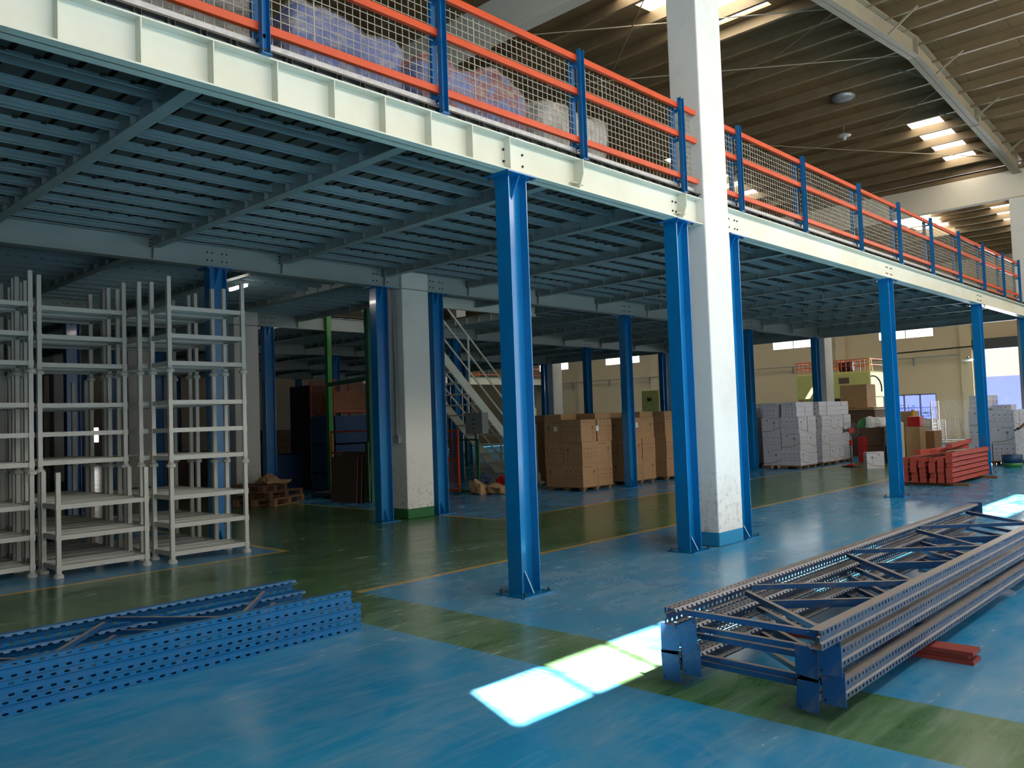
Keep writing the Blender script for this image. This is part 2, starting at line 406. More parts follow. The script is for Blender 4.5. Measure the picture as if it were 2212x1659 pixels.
# cartons
def carton(name, c, c2, ink, white=False):
    t = NT(name); o = t.tc(); x, y, z = t.sep(o); nn = t.sep(t.tc('Normal'))
    ax = t.math('GREATER_THAN', t.math('ABSOLUTE', nn[1]), .7)   # wide face normal = y
    sx = t.math('GREATER_THAN', t.math('ABSOLUTE', nn[0]), .7)   # narrow face normal = x
    n = t.noise(o, 4, 4); col = t.mix(n, c, c2)
    wide = t.disc(x, z, -.10 if white else .14, .07, .035)
    wide = t.math('MAXIMUM', wide, t.math('MULTIPLY', t.inr(x, -.106 if white else .135, -.094 if white else .145), t.inr(z, -.10, .07)))
    wide = t.math('MAXIMUM', wide, t.math('MULTIPLY', t.inr(x, -.22, .05), t.inr(z, .178, .190)))
    if white: wide = t.math('MAXIMUM', wide, t.disc(x, z, .10, .14, .024))
    else: wide = t.math('MAXIMUM', wide, t.math('MULTIPLY', t.inr(x, .12, .19), t.inr(z, -.18, -.165)))
    nar = t.disc(y, z, 0, .09, .02)
    nar = t.math('MAXIMUM', nar, t.math('MULTIPLY', t.inr(y, -.028, .028), t.inr(z, -.09, -.075)))
    nar = t.math('MAXIMUM', nar, t.math('MULTIPLY', t.inr(y, -.03, .01), t.inr(z, -.02, 0.0)))
    f = t.math('MAXIMUM', t.math('MULTIPLY', ax, wide), t.math('MULTIPLY', sx, nar))
    col = t.mix(t.math('MULTIPLY', f, .75), col, ink)
    if white:
        g2 = t.disc(x, z, .01, .055, .028); col = t.mix(t.math('MULTIPLY', t.math('MULTIPLY', g2, ax), .4), col, (.3, .3, .32))
        cur = t.math('ADD', -.17, t.math('MULTIPLY', t.math('POWER', t.math('ABSOLUTE', t.math('SUBTRACT', x, .2)), 2.5), .8))
        bd = t.math('LESS_THAN', t.math('ABSOLUTE', t.math('SUBTRACT', z, cur)), .014)
        col = t.mix(t.math('MULTIPLY', t.math('MULTIPLY', bd, ax), .8), col, (.30, .22, .12))
    return t.base(col, .62)
M['brown'] = carton('brown_carton_board', (.40, .235, .115), (.34, .19, .09), (.07, .045, .04))
M['white'] = carton('white_carton_board', (.56, .57, .63), (.50, .51, .57), (.16, .04, .06), True)
# wrapped goods
def goods(name, cols, scale=5):
    t = NT(name); o = t.tc(); n = t.noise(t.mapping(o, (1, 1, 2.2)), scale, 3, .6)
    st = [(.30 + .40 * i / max(1, len(cols) - 1), c) for i, c in enumerate(cols)]
    v = t.node('ShaderNodeTexVoronoi'); t.l.new(o, v.inputs['Vector']); v.inputs['Scale'].default_value = 9
    t.bump(v.outputs['Distance'], .7, .05)
    return t.base(t.ramp(n, st), .5)
M['g_dark'] = goods('dark_goods', [(.06, .05, .045), (.12, .10, .09), (.2, .17, .15)])
M['g_blue'] = goods('blue_goods', [(.05, .08, .28), (.08, .12, .38), (.35, .33, .34)])
M['g_mix'] = goods('blue_and_red_goods', [(.07, .10, .35), (.12, .18, .45), (.28, .03, .03), (.45, .43, .40)], 3)
M['g_grey'] = goods('pale_grey_goods', [(.30, .28, .25), (.45, .42, .38), (.6, .57, .52)])
def wrapmat():
    t = NT('clear_stretch_wrap'); o = t.tc()
    n = t.noise(t.mapping(o, (2, 2, 7)), 4, 3, .6, 1.0)
    t.bump(n, .8, .04); t.base((.70, .66, .60), .14)
    tr = t.node('ShaderNodeBsdfTransparent'); mx = t.node('ShaderNodeMixShader'); 
    f = t.ramp(t.noise(t.mapping(o, (2, 2, 7)), 7, 5, .7, .8), [(.45, (.08, .08, .08)), (.70, (.5, .5, .5))])
    t.l.new(f, mx.inputs[0]); t.l.new(tr.outputs[0], mx.inputs[1]); t.l.new(t.b.outputs[0], mx.inputs[2]); t.l.new(mx.outputs[0], t.out.inputs[0])
    return t.mat
M['wrap'] = wrapmat()
def glassmat():
    t = NT('window_glass'); t.base((.9, .95, 1), .05)
    tr = t.node('ShaderNodeBsdfTransparent'); mx = t.node('ShaderNodeMixShader'); mx.inputs[0].default_value = .12
    t.l.new(tr.outputs[0], mx.inputs[1]); t.l.new(t.b.outputs[0], mx.inputs[2]); t.l.new(mx.outputs[0], t.out.inputs[0]); return t.mat
M['glass'] = glassmat()

# ================================================================== SETTING
X0, X1, Y0, Y1 = -14.0, 43.4, WALL_Y, 48.0
fl = MB().box(X0, X1 + 30, Y0 - 12, Y1, -.2, 0).obj('floor', M['floor']); struct(fl)

def wall_x(name, X, holes, th=.2, mat=None, y0=Y0, y1=Y1, z1=9.6):
    """wall in the plane x = X, holes = (ya, yb, za, zb)"""
    ys = sorted({y0, y1, *[h[0] for h in holes], *[h[1] for h in holes]}); zs = sorted({0, z1, *[h[2] for h in holes], *[h[3] for h in holes]})
    b = MB()
    for i in range(len(ys) - 1):
        for j in range(len(zs) - 1):
            cy, cz = (ys[i] + ys[i + 1]) / 2, (zs[j] + zs[j + 1]) / 2
            if any(h[0] < cy < h[1] and h[2] < cz < h[3] for h in holes): continue
            b.box(X, X + th, ys[i], ys[i + 1], zs[j], zs[j + 1])
    return struct(b.obj(name, mat or M['wall']))
def wall_y(name, Y, holes, th=.2, mat=None, x0=X0, x1=X1, z1=9.6):
    xs = sorted({x0, x1, *[h[0] for h in holes], *[h[1] for h in holes]}); zs = sorted({0, z1, *[h[2] for h in holes], *[h[3] for h in holes]})
    b = MB()
    for i in range(len(xs) - 1):
        for j in range(len(zs) - 1):
            cx, cz = (xs[i] + xs[i + 1]) / 2, (zs[j] + zs[j + 1]) / 2
            if any(h[0] < cx < h[1] and h[2] < cz < h[3] for h in holes): continue
            b.box(xs[i], xs[i + 1], Y, Y + th, zs[j], zs[j + 1])
    return struct(b.obj(name, mat or M['wall']))
HW = [(12.65, 15.3, 5.02, 5.8), (18.6, 21.05, 5.02, 5.85), (24.2, 26.9, 5.0, 5.8), (29.97, 32.71, 5.0, 5.8), (35.83, 38.5, 4.97, 5.75)]
LW = (12.7, 15.05, .92, 2.2); DR = (6.6, 10.75, 0, 4.15)
wall_x('wall_far', X1, HW + [LW, DR])
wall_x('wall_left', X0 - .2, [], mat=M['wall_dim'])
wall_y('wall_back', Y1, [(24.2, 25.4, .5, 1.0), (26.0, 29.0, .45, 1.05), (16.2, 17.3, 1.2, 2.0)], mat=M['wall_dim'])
# wall behind the camera: two goods doors and a high strip window
WSS = [(1.25, 3.85, 6.93, 7.83), (5.2, 7.75, 6.93, 7.83), (11.1, 14.4, 6.93, 7.83), (17.0, 19.6, 6.93, 7.83)]
wall_y('wall_right', WALL_Y - .05, WSS + [(.5, 31.5, 5.35, 6.85), (-2.5, 3.5, 0, 4.9), (8, 15, 0, 5.1)], th=.05)
b = MB()
for WS in WSS:
    x = WS[0] + .61
    while x < WS[1] - .1:
        b.box(x, x + .05, WALL_Y - .045, WALL_Y - .01, WS[2], WS[3]); x += .66
struct(b.obj('window_1', M['grey']))
for i, (xa, xb, zt) in enumerate(((-2.5, 3.5, 4.9), (8, 15, 5.1))):    # unseen canopies over the doors, added to block the sun
    o = MB().box(xa - 2, xb + 4, WALL_Y - 11, WALL_Y - .06, zt + .05, zt + .15).obj('trim_%d' % (i + 1), M['grey']); struct(o)
struct(MB().box(.5, 31.5, WALL_Y - .05, WALL_Y - .03, 5.35, 6.85).obj('window_12', M['band']))
# panes of the far wall
for i, h in enumerate(HW):
    w = MB().box(X1 + .08, X1 + .10, h[0], h[1], h[2], h[3]).obj('window_%d' % (i + 2), M['pane']); struct(w)
    f = MB()
    for y in (h[0], (h[0] + h[1]) / 2 - .02, h[1] - .04): f.box(X1 + .02, X1 + .06, y, y + .04, h[2], h[3])
    f.obj('window_frame', M['grey'], w)
for i, h in enumerate(((24.2, 25.4, .5, 1.0), (26.0, 29.0, .45, 1.05), (16.2, 17.3, 1.2, 2.0))):
    w = MB().box(h[0], h[1], Y1 + .1, Y1 + .12, h[2], h[3]).obj('window_%d' % (i + 8), M['pane']); struct(w)
w = MB()
for y in (12.7, 13.45, 14.2, 15.0): w.box(X1 + .05, X1 + .1, y - .02, y + .05, LW[2], LW[3])
w.box(X1 + .05, X1 + .1, LW[0], LW[1], LW[3] - .05, LW[3]).box(X1 + .05, X1 + .1, LW[0], LW[1], LW[2], LW[2] + .05)
w = struct(w.obj('window_7', M['grey']))
MB().box(X1 + .07, X1 + .075, LW[0], LW[1], LW[2], LW[3]).obj('glass', M['glass'], w)
s_ = MB()
y = LW[0] + .1
while y < LW[1]: s_.box(X1 + .15, X1 + .165, y, y + .015, LW[2], LW[2] + .62); y += .12
s_.box(X1 + .14, X1 + .17, LW[0], LW[1], LW[2] + .6, LW[2] + .63); s_.obj('guard_bars', M['darkgrey'], w)
# rolled shutter box over the far door
d = struct(MB().box(X1 - .35, X1, 6.3, 10.9, 4.15, 4.65).obj('door_1', M['darkgrey']))
MB().box(X1 - .2, X1, 10.75, 10.95, 0, 4.15).obj('door_frame', M['grey'], d)
# pilasters and dado line on the far wall
for i, (ya, yb) in enumerate(((10.95, 11.45), (16.9, 17.4), (22.7, 23.2), (28.5, 29.0), (34.3, 34.8))):
    struct(MB().box(X1 - .3, X1, ya, yb, 0, 9.0).obj('trim_%d' % (i + 3), M['wall']))
p = MB().box(X1 - .42, X1 - .34, 11.5, 40, 3.96, 4.0)
y = 13.5
while y < 40: p.box(X1 - .42, X1 - .31, y, y + .06, 3.6, 3.98); y += 3.1
tag(p.obj('cable_tray', M['grey']), 'thin cable tray on brackets along the cream far wall', 'cable tray')

# ------------------------------------------------------------------ roof
def zr(x, off=0.0):
    r = 17.7 + 17.25 * round((x - 17.7) / 17.25)
    return 9.3 - .087 * abs(x - r) - off
BREAK = [17.7 + 8.625 * k for k in range(-4, 4)]
SKY = [(11.0, 14.05, 6.5, 8.0), (21.9, 26.2, 6.12, 6.9), (34.95, 38.8, 7.55, 8.2), (2.5, 6.5, 6.0, 6.6), (11.5, 15.0, 15.5, 16.2), (20.0, 25.2, 12.2, 13.0),  # latter half of this row: unseen skylights added to brighten the mezzanine
       (2.0, 7.5, .5, 1.2), (11.0, 16.0, -.2, .6), (20.0, 25.0, -.5, .3), (28, 33, 2.0, 3.2), (29, 38, 10, 11.2), (29, 38, 20, 21.2), (28, 38, 30, 31.2)]  # whole row unseen, skylights added for light over aisle and far end
xs = sorted({X0, X1 + .2, *[b_ for b_ in BREAK if X0 < b_ < X1], *[s[0] for s in SKY], *[s[1] for s in SKY]})
ys = sorted({Y0 - .05, Y1, *[s[2] for s in SKY], *[s[3] for s in SKY]})
b = MB()
for i in range(len(xs) - 1):
    for j in range(len(ys) - 1):
        cx, cy = (xs[i] + xs[i + 1]) / 2, (ys[j] + ys[j + 1]) / 2
        if any(s[0] < cx < s[1] and s[2] < cy < s[3] for s in SKY): continue
        n = len(b.v); xa, xb, ya, yb = xs[i], xs[i + 1], ys[j], ys[j + 1]
        b.v += [(xa, ya, zr(xa)), (xb, ya, zr(xb)), (xb, yb, zr(xb)), (xa, yb, zr(xa)),
                (xa, ya, zr(xa) + .05), (xb, ya, zr(xb) + .05), (xb, yb, zr(xb) + .05), (xa, yb, zr(xa) + .05)]
        for q in ((0, 3, 2, 1), (4, 5, 6, 7), (0, 1, 5, 4), (1, 2, 6, 5), (2, 3, 7, 6), (3, 0, 4, 7)): b.face(tuple(n + k for k in q))
roof = struct(b.obj('ceiling', M['roof']))
for s in SKY:
    n = MB(); n.v = [(s[0], s[2], zr(s[0]) + .04), (s[1], s[2], zr(s[1]) + .04), (s[1], s[3], zr(s[1]) + .04), (s[0], s[3], zr(s[0]) + .04),
                     (s[0], s[2], zr(s[0]) + .06), (s[1], s[2], zr(s[1]) + .06), (s[1], s[3], zr(s[1]) + .06), (s[0], s[3], zr(s[0]) + .06)]
    for q in ((0, 3, 2, 1), (4, 5, 6, 7), (0, 1, 5, 4), (1, 2, 6, 5), (2, 3, 7, 6), (3, 0, 4, 7)): n.face(q)
    n.obj('skylight', M['skylight'], roof)
x = 22.85 - .95 * 36; k = 0
pm = MB().prism([(-.035, 0), (-.035, .21), (.035, .21), (.035, .195), (-.025, .195), (-.025, .015), (.035, .015), (.035, 0)], 'y', 0, Y1 - Y0).mesh('purlin', M['purlin'])
while x < X1:
    if x > X0:
        o = bpy.data.objects.new('purlin', pm); COL.objects.link(o); o.location = (x, Y0, zr(x) - .212); o.parent = roof
    x += .95
# rafters (tapered welded I beams along x)
def rafter(Y, xa, xb, label):
    b = MB()
    def seg(xs_, zb):
        for i in range(len(xs_) - 1):
            a, c = xs_[i], xs_[i + 1]; za, zc = zb[i], zb[i + 1]; ta, tc_ = zr(a) - .17, zr(c) - .17
            for (y0, y1, la, lb, ha, hc) in ((Y - .11, Y + .11, za, zc, za + .02, zc + .02), (Y - .008, Y + .008, za, zc, ta, tc_), (Y - .11, Y + .11, ta - .02, tc_ - .02, ta, tc_)):
                n = len(b.v)
                b.v += [(a, y0, la), (c, y0, lb), (c, y1, lb), (a, y1, la), (a, y0, ha), (c, y0, hc), (c, y1, hc), (a, y1, ha)]
                for q in ((0, 3, 2, 1), (4, 5, 6, 7), (0, 1, 5, 4), (1, 2, 6, 5), (2, 3, 7, 6), (3, 0, 4, 7)): b.face(tuple(n + k for k in q))
    seg([xa, (xa + xb) / 2, xb], [7.95, 8.72, 7.98])
    r = tag(b.obj('roof_rafter', M['steelgrey']), label, 'rafter')
    x = xa + 1.2
    while x < xb - .5:
        zb = 8.72 - (8.72 - 7.96) * abs(x - (xa + xb) / 2) / ((xb - xa) / 2)
        for sg in (-1, 1): MB().bar((x, Y + sg * .1, zb + .02), (x, Y + sg * .65, zr(x) - .2), .035, .035).obj('knee_brace', M['steelgrey'], r)
        x += 2.85
    for x in (xa + 4.3, (xa + xb) / 2, xb - 4.3):
        zb = 8.72 - (8.72 - 7.96) * abs(x - (xa + xb) / 2) / ((xb - xa) / 2)
        MB().box(x - .012, x + .012, Y - .1, Y + .1, zb, zr(x) - .17).obj('splice_plate', M['steelgrey'], r)
rafter(5.28, 9.15, 26.5, 'tapered steel rafter crossing the upper right of the roof in line with the front pillars')
rafter(16.85, 9.15, 26.5, 'steel rafter deep over the mezzanine behind the wrapped goods')
rafter(5.28, 26.9, 43.3, 'steel rafter of the farther roof bay beyond the far concrete beam')
rafter(-.6, 9.15, 26.5, 'steel rafter of the roof on the camera side of the aisle')
rods = [((9.3, 11.0), (14.8, 5.4)), ((9.3, 5.4), (14.8, 11.0)), ((14.6, 5.4), (18.3, 11.0)), ((13.0, 11.0), (18.2, 5.4)), ((20.2, 5.4), (24.6, 11.0)), ((19.5, 11.0), (25.6, 5.4))]
for k, ((xa, ya), (xb, yb)) in enumerate(rods):
    o = MB().tube((xa, ya, zr(xa) - .27 - .04 * (k % 2)), (xb, yb, zr(xb) - .27 - .04 * (k % 2)), .011, 6).obj('brace_rod', M['steelgrey'])
    tag(o, ('thin steel bracing rod under the roof, %s counted away from the near concrete beam' % ORD[k]), 'rod', 'roof bracing rods')
# concrete beams and gutters
def conc_beam(xa, xb, za, zb, label):
    o = MB().box(xa, xb, Y0, Y1 - .1, za, zb).obj('concrete_beam', M['beamconc'], bevel=.01); tag(o, label, 'beam')
    g = MB().sheet([(xa + .01, zb + .12), (xa + .02, zb + .01), (xb - .02, zb + .01), (xb - .01, zb + .12)], .008, 'y', Y0, Y1 - .1)
    tag(g.obj('roof_gutter', M['purlin']), 'zinc gutter lying on the %s concrete roof beam' % ('near' if xa < 20 else 'far'), 'gutter')
conc_beam(8.9, 9.13, 7.46, 8.06, 'cream painted concrete beam crossing above the wrapped goods at the top of the photo')
conc_beam(26.35, 26.6, 7.35, 8.12, 'cream painted concrete beam in the distance below the row of skylights')
# lamps under the roof
t = thing('pendant_lamp', 'small white saucer lamp hanging from the roof above the orange railing', 'lamp', (21.15, 8.02, 8.6))
MB().lathe([(.03, .05), (.06, .045), (.17, .0), (.17, -.01), (.05, .01), (.03, .01)], seg=20).obj('lamp_shade', M['rackwhite'], t, smooth=True)
MB().tube((0, 0, .04), (0, 0, zr(21.15) - 8.6), .008).obj('rod', M['grey'], t)
MB().lathe([(.02, .01), (.05, -.04), (.055, -.08), (.03, -.115)], seg=12).obj('bulb', M['rackwhite'], t, smooth=True)
t = MB().lathe([(.27, 0), (.27, -.06), (.2, -.12), (.05, -.14)], (19.75, 7.46, zr(19.75) - .02), 20).obj('roof_vent', M['galv'], smooth=True)
tag(t, 'round grey metal vent dish in the roof lining, higher up than the saucer lamp', 'vent')
# outside beyond the far door
o = MB()
for k in range(28): o.box(48.0, 48.06 + .05 * (k % 2), 2.5 + k * .5, 3.0 + k * .5, .15, 3.0)
o.box(48.06, 50.4, 2.5, 16.5, .15, 3.0)
c = o.obj('shipping_container', M['container']); tag(c, 'blue corrugated shipping container standing outside the far door', 'container')
lt = MB()
for k, zz in enumerate((2.65, 2.45, 2.25, 2.05, 1.85, 1.65, 1.45, 1.25)): lt.box(47.93, 47.98, 9.75, 9.9, zz - .07, zz + .07)
lt.box(47.93, 47.98, 9.15, 9.3, 1.9, 2.7)
lt.obj('painted_marking', M['whitebox'], c)
for k, (y, h) in enumerate(((14.6, 1.7), (14.0, 1.3), (13.3, 1.5), (12.9, 1.1))):
    b = MB(); rnd = random.Random(k)
    for i in range(90):
        a = rnd.random() * 6.28; r = rnd.random() ** .5 * .4; z = rnd.random() * h * .8 + h * .2
        b.cbox((45.2 + r * math.cos(a), y + r * math.sin(a), z), (.16, .1, .012), 0, Matrix.Rotation(rnd.random() * 6, 3, 'Z') @ Matrix.Rotation(rnd.random() - .5, 3, 'X'))
    b.tube((45.2, y, 0), (45.2, y, h), .02)
    tag(b.obj('shrub', M['leaf']), 'green leafy shrub seen through the low barred window, %s from its left edge' % ORD[k], 'shrub', 'shrubs outside the low window')

# ================================================================== PILLARS
def pillar(x0, x1, y0, y1, label, mat, z1=8.9, par=None):
    b = MB(); b.box(x0, x1, y0, y1, 0, z1); return tag(b.obj('concrete_pillar', M[mat], bevel=.015), label, 'pillar')
PR = [5.08, 10.92, 16.74, 22.5, 28.3, 34.1]
for i, y in enumerate(PR):
    z1 = 7.4
    pillar(8.86, 9.45, y, y + .42, ['tall whitewashed concrete pillar with a bright blue foot in front of the mezzanine edge', 'whitewashed concrete pillar with a green foot beneath the mezzanine, between two blue columns',
           'grey concrete pillar behind the white stacking racks, left of a blue column', 'dim concrete pillar in the dark depth directly behind the racks', 'dim concrete pillar, fifth of the near row counted from the mezzanine edge', 'dim concrete pillar at the dark back end of the near row'][i], 'pillar_blue' if i == 0 else 'pillar_green', z1)
    pillar(26.2, 26.8, y, y + .42, ['pale concrete pillar at the right edge of the photo by the end of the railing', 'pale concrete pillar behind the white cartons near the yellow press', 'cream lit concrete pillar behind the brown cartons, right of a dark blue column',
           'cream lit concrete pillar seen behind the brown cartons beside the nearest blue column', 'cream concrete pillar, fifth of the far row counted from the mezzanine edge', 'cream concrete pillar at the back end of the far row'][i], 'pillar_green', 7.3)
t = MB().box(8.80, 8.86, 11.08, 11.14, 1.4, 4.0).box(8.78, 8.86, 11.02, 11.16, 1.28, 1.42)
tag(t.obj('cable_conduit', M['grey']), 'grey cable duct with switch box running down the green-footed pillar', 'conduit')

# ================================================================== MEZZANINE
HB = 3.9; WEB = [5.2, 10.98, 16.76, 22.54, 28.32, 34.1]; XE = 26.15; XS = -6.9
CBX = [.80 + 1.931 * k for k in range(-4, 14)]
def gusset(b, y, side, z, zz, x=0):
    n = len(b.v); s = side
    b.v += [(x - .005, y, z), (x - .005, y + s * .11, z), (x - .005, y, zz), (x + .005, y, z), (x + .005, y + s * .11, z), (x + .005, y, zz)]
    for q in ((0, 1, 2), (5, 4, 3), (0, 3, 4, 1), (1, 4, 5, 2), (2, 5, 3, 0)): b.face(tuple(n + i for i in q))
def make_column(label):
    t = thing('steel_column', label, 'column')
    b = MB(); b.box(-.125, -.113, -.088, .088, .012, HB - .012).box(.113, .125, -.088, .088, .012, HB - .012).box(-.113, .113, -.005, .005, .012, HB - .012)
    b.obj('shaft', M['blue'], t, bevel=.0015)
    MB().box(-.2, .2, -.18, .18, 0, .014).obj('base_plate', M['blue'], t)
    MB().box(-.2, .2, -.16, .16, HB - .014, HB).obj('cap_plate', M['blue'], t)
    for s in (-1, 1):
        for (z, zz) in ((.014, .21), (HB - .014, HB - .22)):
            g = MB(); gusset(g, s * .005, s, z, zz); g.obj('gusset', M['blue'], t)
    for i in (-1, 1):
        for j in (-1, 1):
            MB().tube((i * .165, j * .145, .014), (i * .165, j * .145, .045), .011, 6).obj('anchor_bolt', M['bolt'], t)
            MB().tube((i * .165, j * .125, HB - .035), (i * .165, j * .125, HB - .014), .013, 6).obj('cap_bolt', M['bolt'], t)
    return t
LBL = {(0, 0): 'glossy bright blue steel column nearest the camera, alone on the blue floor', (0, 1): 'bright blue steel column touching the left side of the blue-footed pillar', (0, 2): 'blue steel column half hidden behind the right side of the blue-footed pillar',
       (0, 3): 'blue steel column left of the red steel beam stack', (0, 4): 'blue steel column between the red beam stack and the right-hand white cartons', (0, 5): 'blue steel column cut by the right edge of the photo',
       (1, 0): 'blue steel column standing behind the white stacking racks', (1, 1): 'blue steel column touching the left side of the green-footed pillar', (1, 2): 'blue steel column touching the right side of the green-footed pillar',
       (1, 3): 'blue steel column in front of the two brown carton pallets', (1, 4): 'dark blue steel column at the left end of the white carton pallets', (1, 5): 'dark blue steel column beside the pale pillar in front of the yellow press'}
LBL.update({(2, 2): 'dark blue steel column right of the grey pillar behind the racks', (2, 3): 'dark blue steel column by the stair in the middle distance', (2, 4): 'dark steel column behind the brown cartons, left of the white-lit window', (2, 5): 'dark blue steel column left of the cream pillar behind the brown cartons'})
PCX = {0: [5.62, 8.48, 9.73, 15.45, 21.3, 26.15 - .2], 'r': [5.58, 8.46, 9.70, 15.45, 21.3, 25.75]}
proto = None
for r in range(6):
    for k, x in enumerate(PCX[0] if r == 0 else PCX['r']):
        lab = LBL.get((r, k)) or 'dark blue steel column under the mezzanine, row %s from the front, %s from the left' % (['one', 'two', 'three', 'four', 'five', 'six'][r], ORD[k])
        if proto is None: proto = make_column(lab); o = proto
        else: o = copy_tree(proto, label=lab)
        o.location = (x, WEB[r] + (.06 if r < 2 else .03), 0)
    for k, x in enumerate((-.2, -6)):
        if r: o = copy_tree(proto, (x, WEB[r], 0), label='blue steel column beyond the left edge, row %s, %s out' % (['one', 'two', 'three', 'four', 'five', 'six'][r], ORD[k]))
# main beams along x
def ibeam_x(name, y, xa, xb, z0, z1, w, mat, parent=None):
    b = MB(); b.box(xa, xb, y - w / 2, y + w / 2, z0, z0 + .012).box(xa, xb, y - w / 2, y + w / 2, z1 - .012, z1).box(xa, xb, y - .005, y + .005, z0, z1)
    return b.obj(name, mat, parent)
ZT = 4.22
for r in range(6):
    lab = ['cream painted main beam along the front edge of the mezzanine', 'grey main beam under the deck, second row back from the front edge', 'grey main beam under the deck, third row back', 'dark main beam under the deck, fourth row back', 'dark main beam under the deck, fifth row back', 'dark main beam under the deck, hindmost row'][r]
    o = ibeam_x('main_beam', WEB[r], XS, XE, HB, ZT, .18, M['cream'] if r == 0 else M['under']); tag(o, lab, 'beam')
    if r == 0:
        sx = 1.686 - .482 * 12; k = 0
        while sx < 5.6:
            if sx > XS: MB().box(sx - .004, sx + .004, WEB[0] - .087, WEB[0] - .005, HB + .012, ZT - .012).obj('stiffener', M['cream'], o)
            sx += .4787
        for x in (6.5, 8.44):
            MB().prism([(WEB[0] - .087, ZT - .012), (WEB[0] - .13, ZT - .012), (WEB[0] - .13, ZT - .16), (WEB[0] - .07, HB + .012), (WEB[0] - .005, HB + .012), (WEB[0] - .005, ZT - .012)], 'x', x - .005, x + .005).obj('stiffener', M['cream'], o)
            MB().box(x - .09, x + .09, WEB[0] - .06, WEB[0] - .005, HB + .07, HB + .078).obj('bracket', M['cream'], o)
    for x in (PCX[0] if r == 0 else PCX['r']):
        bl = MB()
        for dx in ((-.15, -.08, .07, .14) if (r or x > 9) else (-.16, -.09, .10)):
            for dz in (.10, .21): bl.tube((x + dx, WEB[r] - .017, HB + dz), (x + dx, WEB[r] - .005, HB + dz), .012, 6)
        bl.obj('splice_bolts', M['bolt'], o)
    if r:
        bl = MB(); ep = MB()
        for x in CBX:
            ep.prism([(-.07 + WEB[r] - 0, HB + .17), (WEB[r] - .11, ZT - .012), (WEB[r] - .005, ZT - .012), (WEB[r] - .005, HB + .012), (WEB[r] - .04, HB + .012)], 'x', x - .004, x + .004)
            for dz in (.19, .235, .28): bl.tube((x - .03, WEB[r] - .03, HB + dz), (x - .03, WEB[r] - .005, HB + dz), .012, 6)
        bl.obj('connection_bolts', M['bolt'], o); ep.obj('stiffener_plates', M['under'], o)
# cross beams along y, joists along x
HOLE = (10.45, 14.32, 12.75, 16.76)
CB_Z = 4.065
cbm = {}
def crossbeam(L):
    b = MB(); b.box(-.06, .06, 0, L, CB_Z, CB_Z + .01).box(-.06, .06, 0, L, ZT, ZT + .01).box(-.004, .004, 0, L, CB_Z, ZT)
    for k in range(12):      # joist seats
        y = .54 + .43 * k
        if y < L: b.box(-.05, .05, y - .004, y + .004, CB_Z + .01, ZT)
    return b.mesh('cross_beam', M['under'])
fullL = 5.78 - .19
cbfull = crossbeam(fullL); cbend = None
BAY = ['front', 'second', 'third', 'fourth', 'fifth']
for r in range(5):
    for k, x in enumerate(CBX):
        me = cbfull; y = WEB[r] + .095
        if r == 1 and HOLE[0] + .3 < x < HOLE[1] - .3: me = crossbeam(HOLE[2] - y)
        o = bpy.data.objects.new('cross_beam', me); COL.objects.link(o); o.location = (x, y, 0)
        tag(o, 'grey cross beam under the %s deck bay, %s from the right end' % (BAY[r], ORD[len(CBX) - 1 - k]), 'beam', 'cross beams under the mezzanine deck')
# joist: folded C section with ribs
def joist_mesh(L, clips):
    b = MB(); b.sheet([(.045, -.012), (.045, 0), (0, 0), (0, .022), (.006, .027), (.006, .037), (0, .042), (0, .065), (.045, .065)], .0025, 'x', 0, L)
    if clips:
        x = .18
        while x < L - .1: b.cbox((x, -.02, .062), (.035, .03, .02), 1); x += .215
    return b.mesh('floor_joist', [M['joist'], M['bolt']])
JZ = ZT - .065
jL = 1.931 - .012; jm = [joist_mesh(jL, False), joist_mesh(jL, True)]
far = MB(); cnt = 0
for r in range(5):
    for k in range(len(CBX)):
        x = CBX[k]; 
        if k == len(CBX) - 1: continue
        for j in range(12):
            y = WEB[r] + .54 + .43 * j
            if HOLE[0] - .2 < x < HOLE[1] - .3 and HOLE[2] < y < HOLE[3]: continue
            near = (r == 0 and x > .5 and x < 25) or (r == 1 and 2.5 < x < 9.9)
            if near and cnt < 300:
                o = bpy.data.objects.new('floor_joist', jm[1 if j % 3 == 1 else 0]); COL.objects.link(o); o.location = (x + .006, y, JZ)
                tag(o, 'galvanised joist, %s deck bay, %s gap from the right, %s row from the front' % (BAY[r], ORD[len(CBX) - 2 - k], ORD[j]), 'joist', 'floor joists under the mezzanine deck'); cnt += 1
            else:
                far.box(x + .006, x + .006 + jL, y, y + .003, JZ, JZ + .065).box(x + .006, x + .006 + jL, y - .04, y, JZ, JZ + .003)
tag(far.obj('floor_joists', M['joist']), 'rows of galvanised joists under the farther bays of the mezzanine deck', 'joists', kind='stuff')
# deck: ribbed sheet
dk = MB()
def deckpatch(xa, xb, ya, yb):
    dk.box(xa, xb, ya, yb, ZT + .045, ZT + .06)
    x = xa
    while x < xb - .05:
        x2 = min(x + .215, xb)
        dk.box(x, min(x + .17, xb), ya, yb, ZT + .004, ZT + .008)
        dk.box(x, x + .003, ya, yb, ZT + .004, ZT + .046); dk.box(min(x + .17, xb), min(x + .17, xb) + .003, ya, yb, ZT + .004, ZT + .046); x = x2
deckpatch(XS, HOLE[0], 5.12, 34.2); deckpatch(HOLE[1], XE, 5.12, 34.2); deckpatch(HOLE[0], HOLE[1], 5.12, HOLE[2]); deckpatch(HOLE[0], HOLE[1], HOLE[3], 34.2)
tag(dk.obj('mezzanine_deck', M['deck']), 'ribbed sheet metal deck of the mezzanine resting on the joists', 'deck')
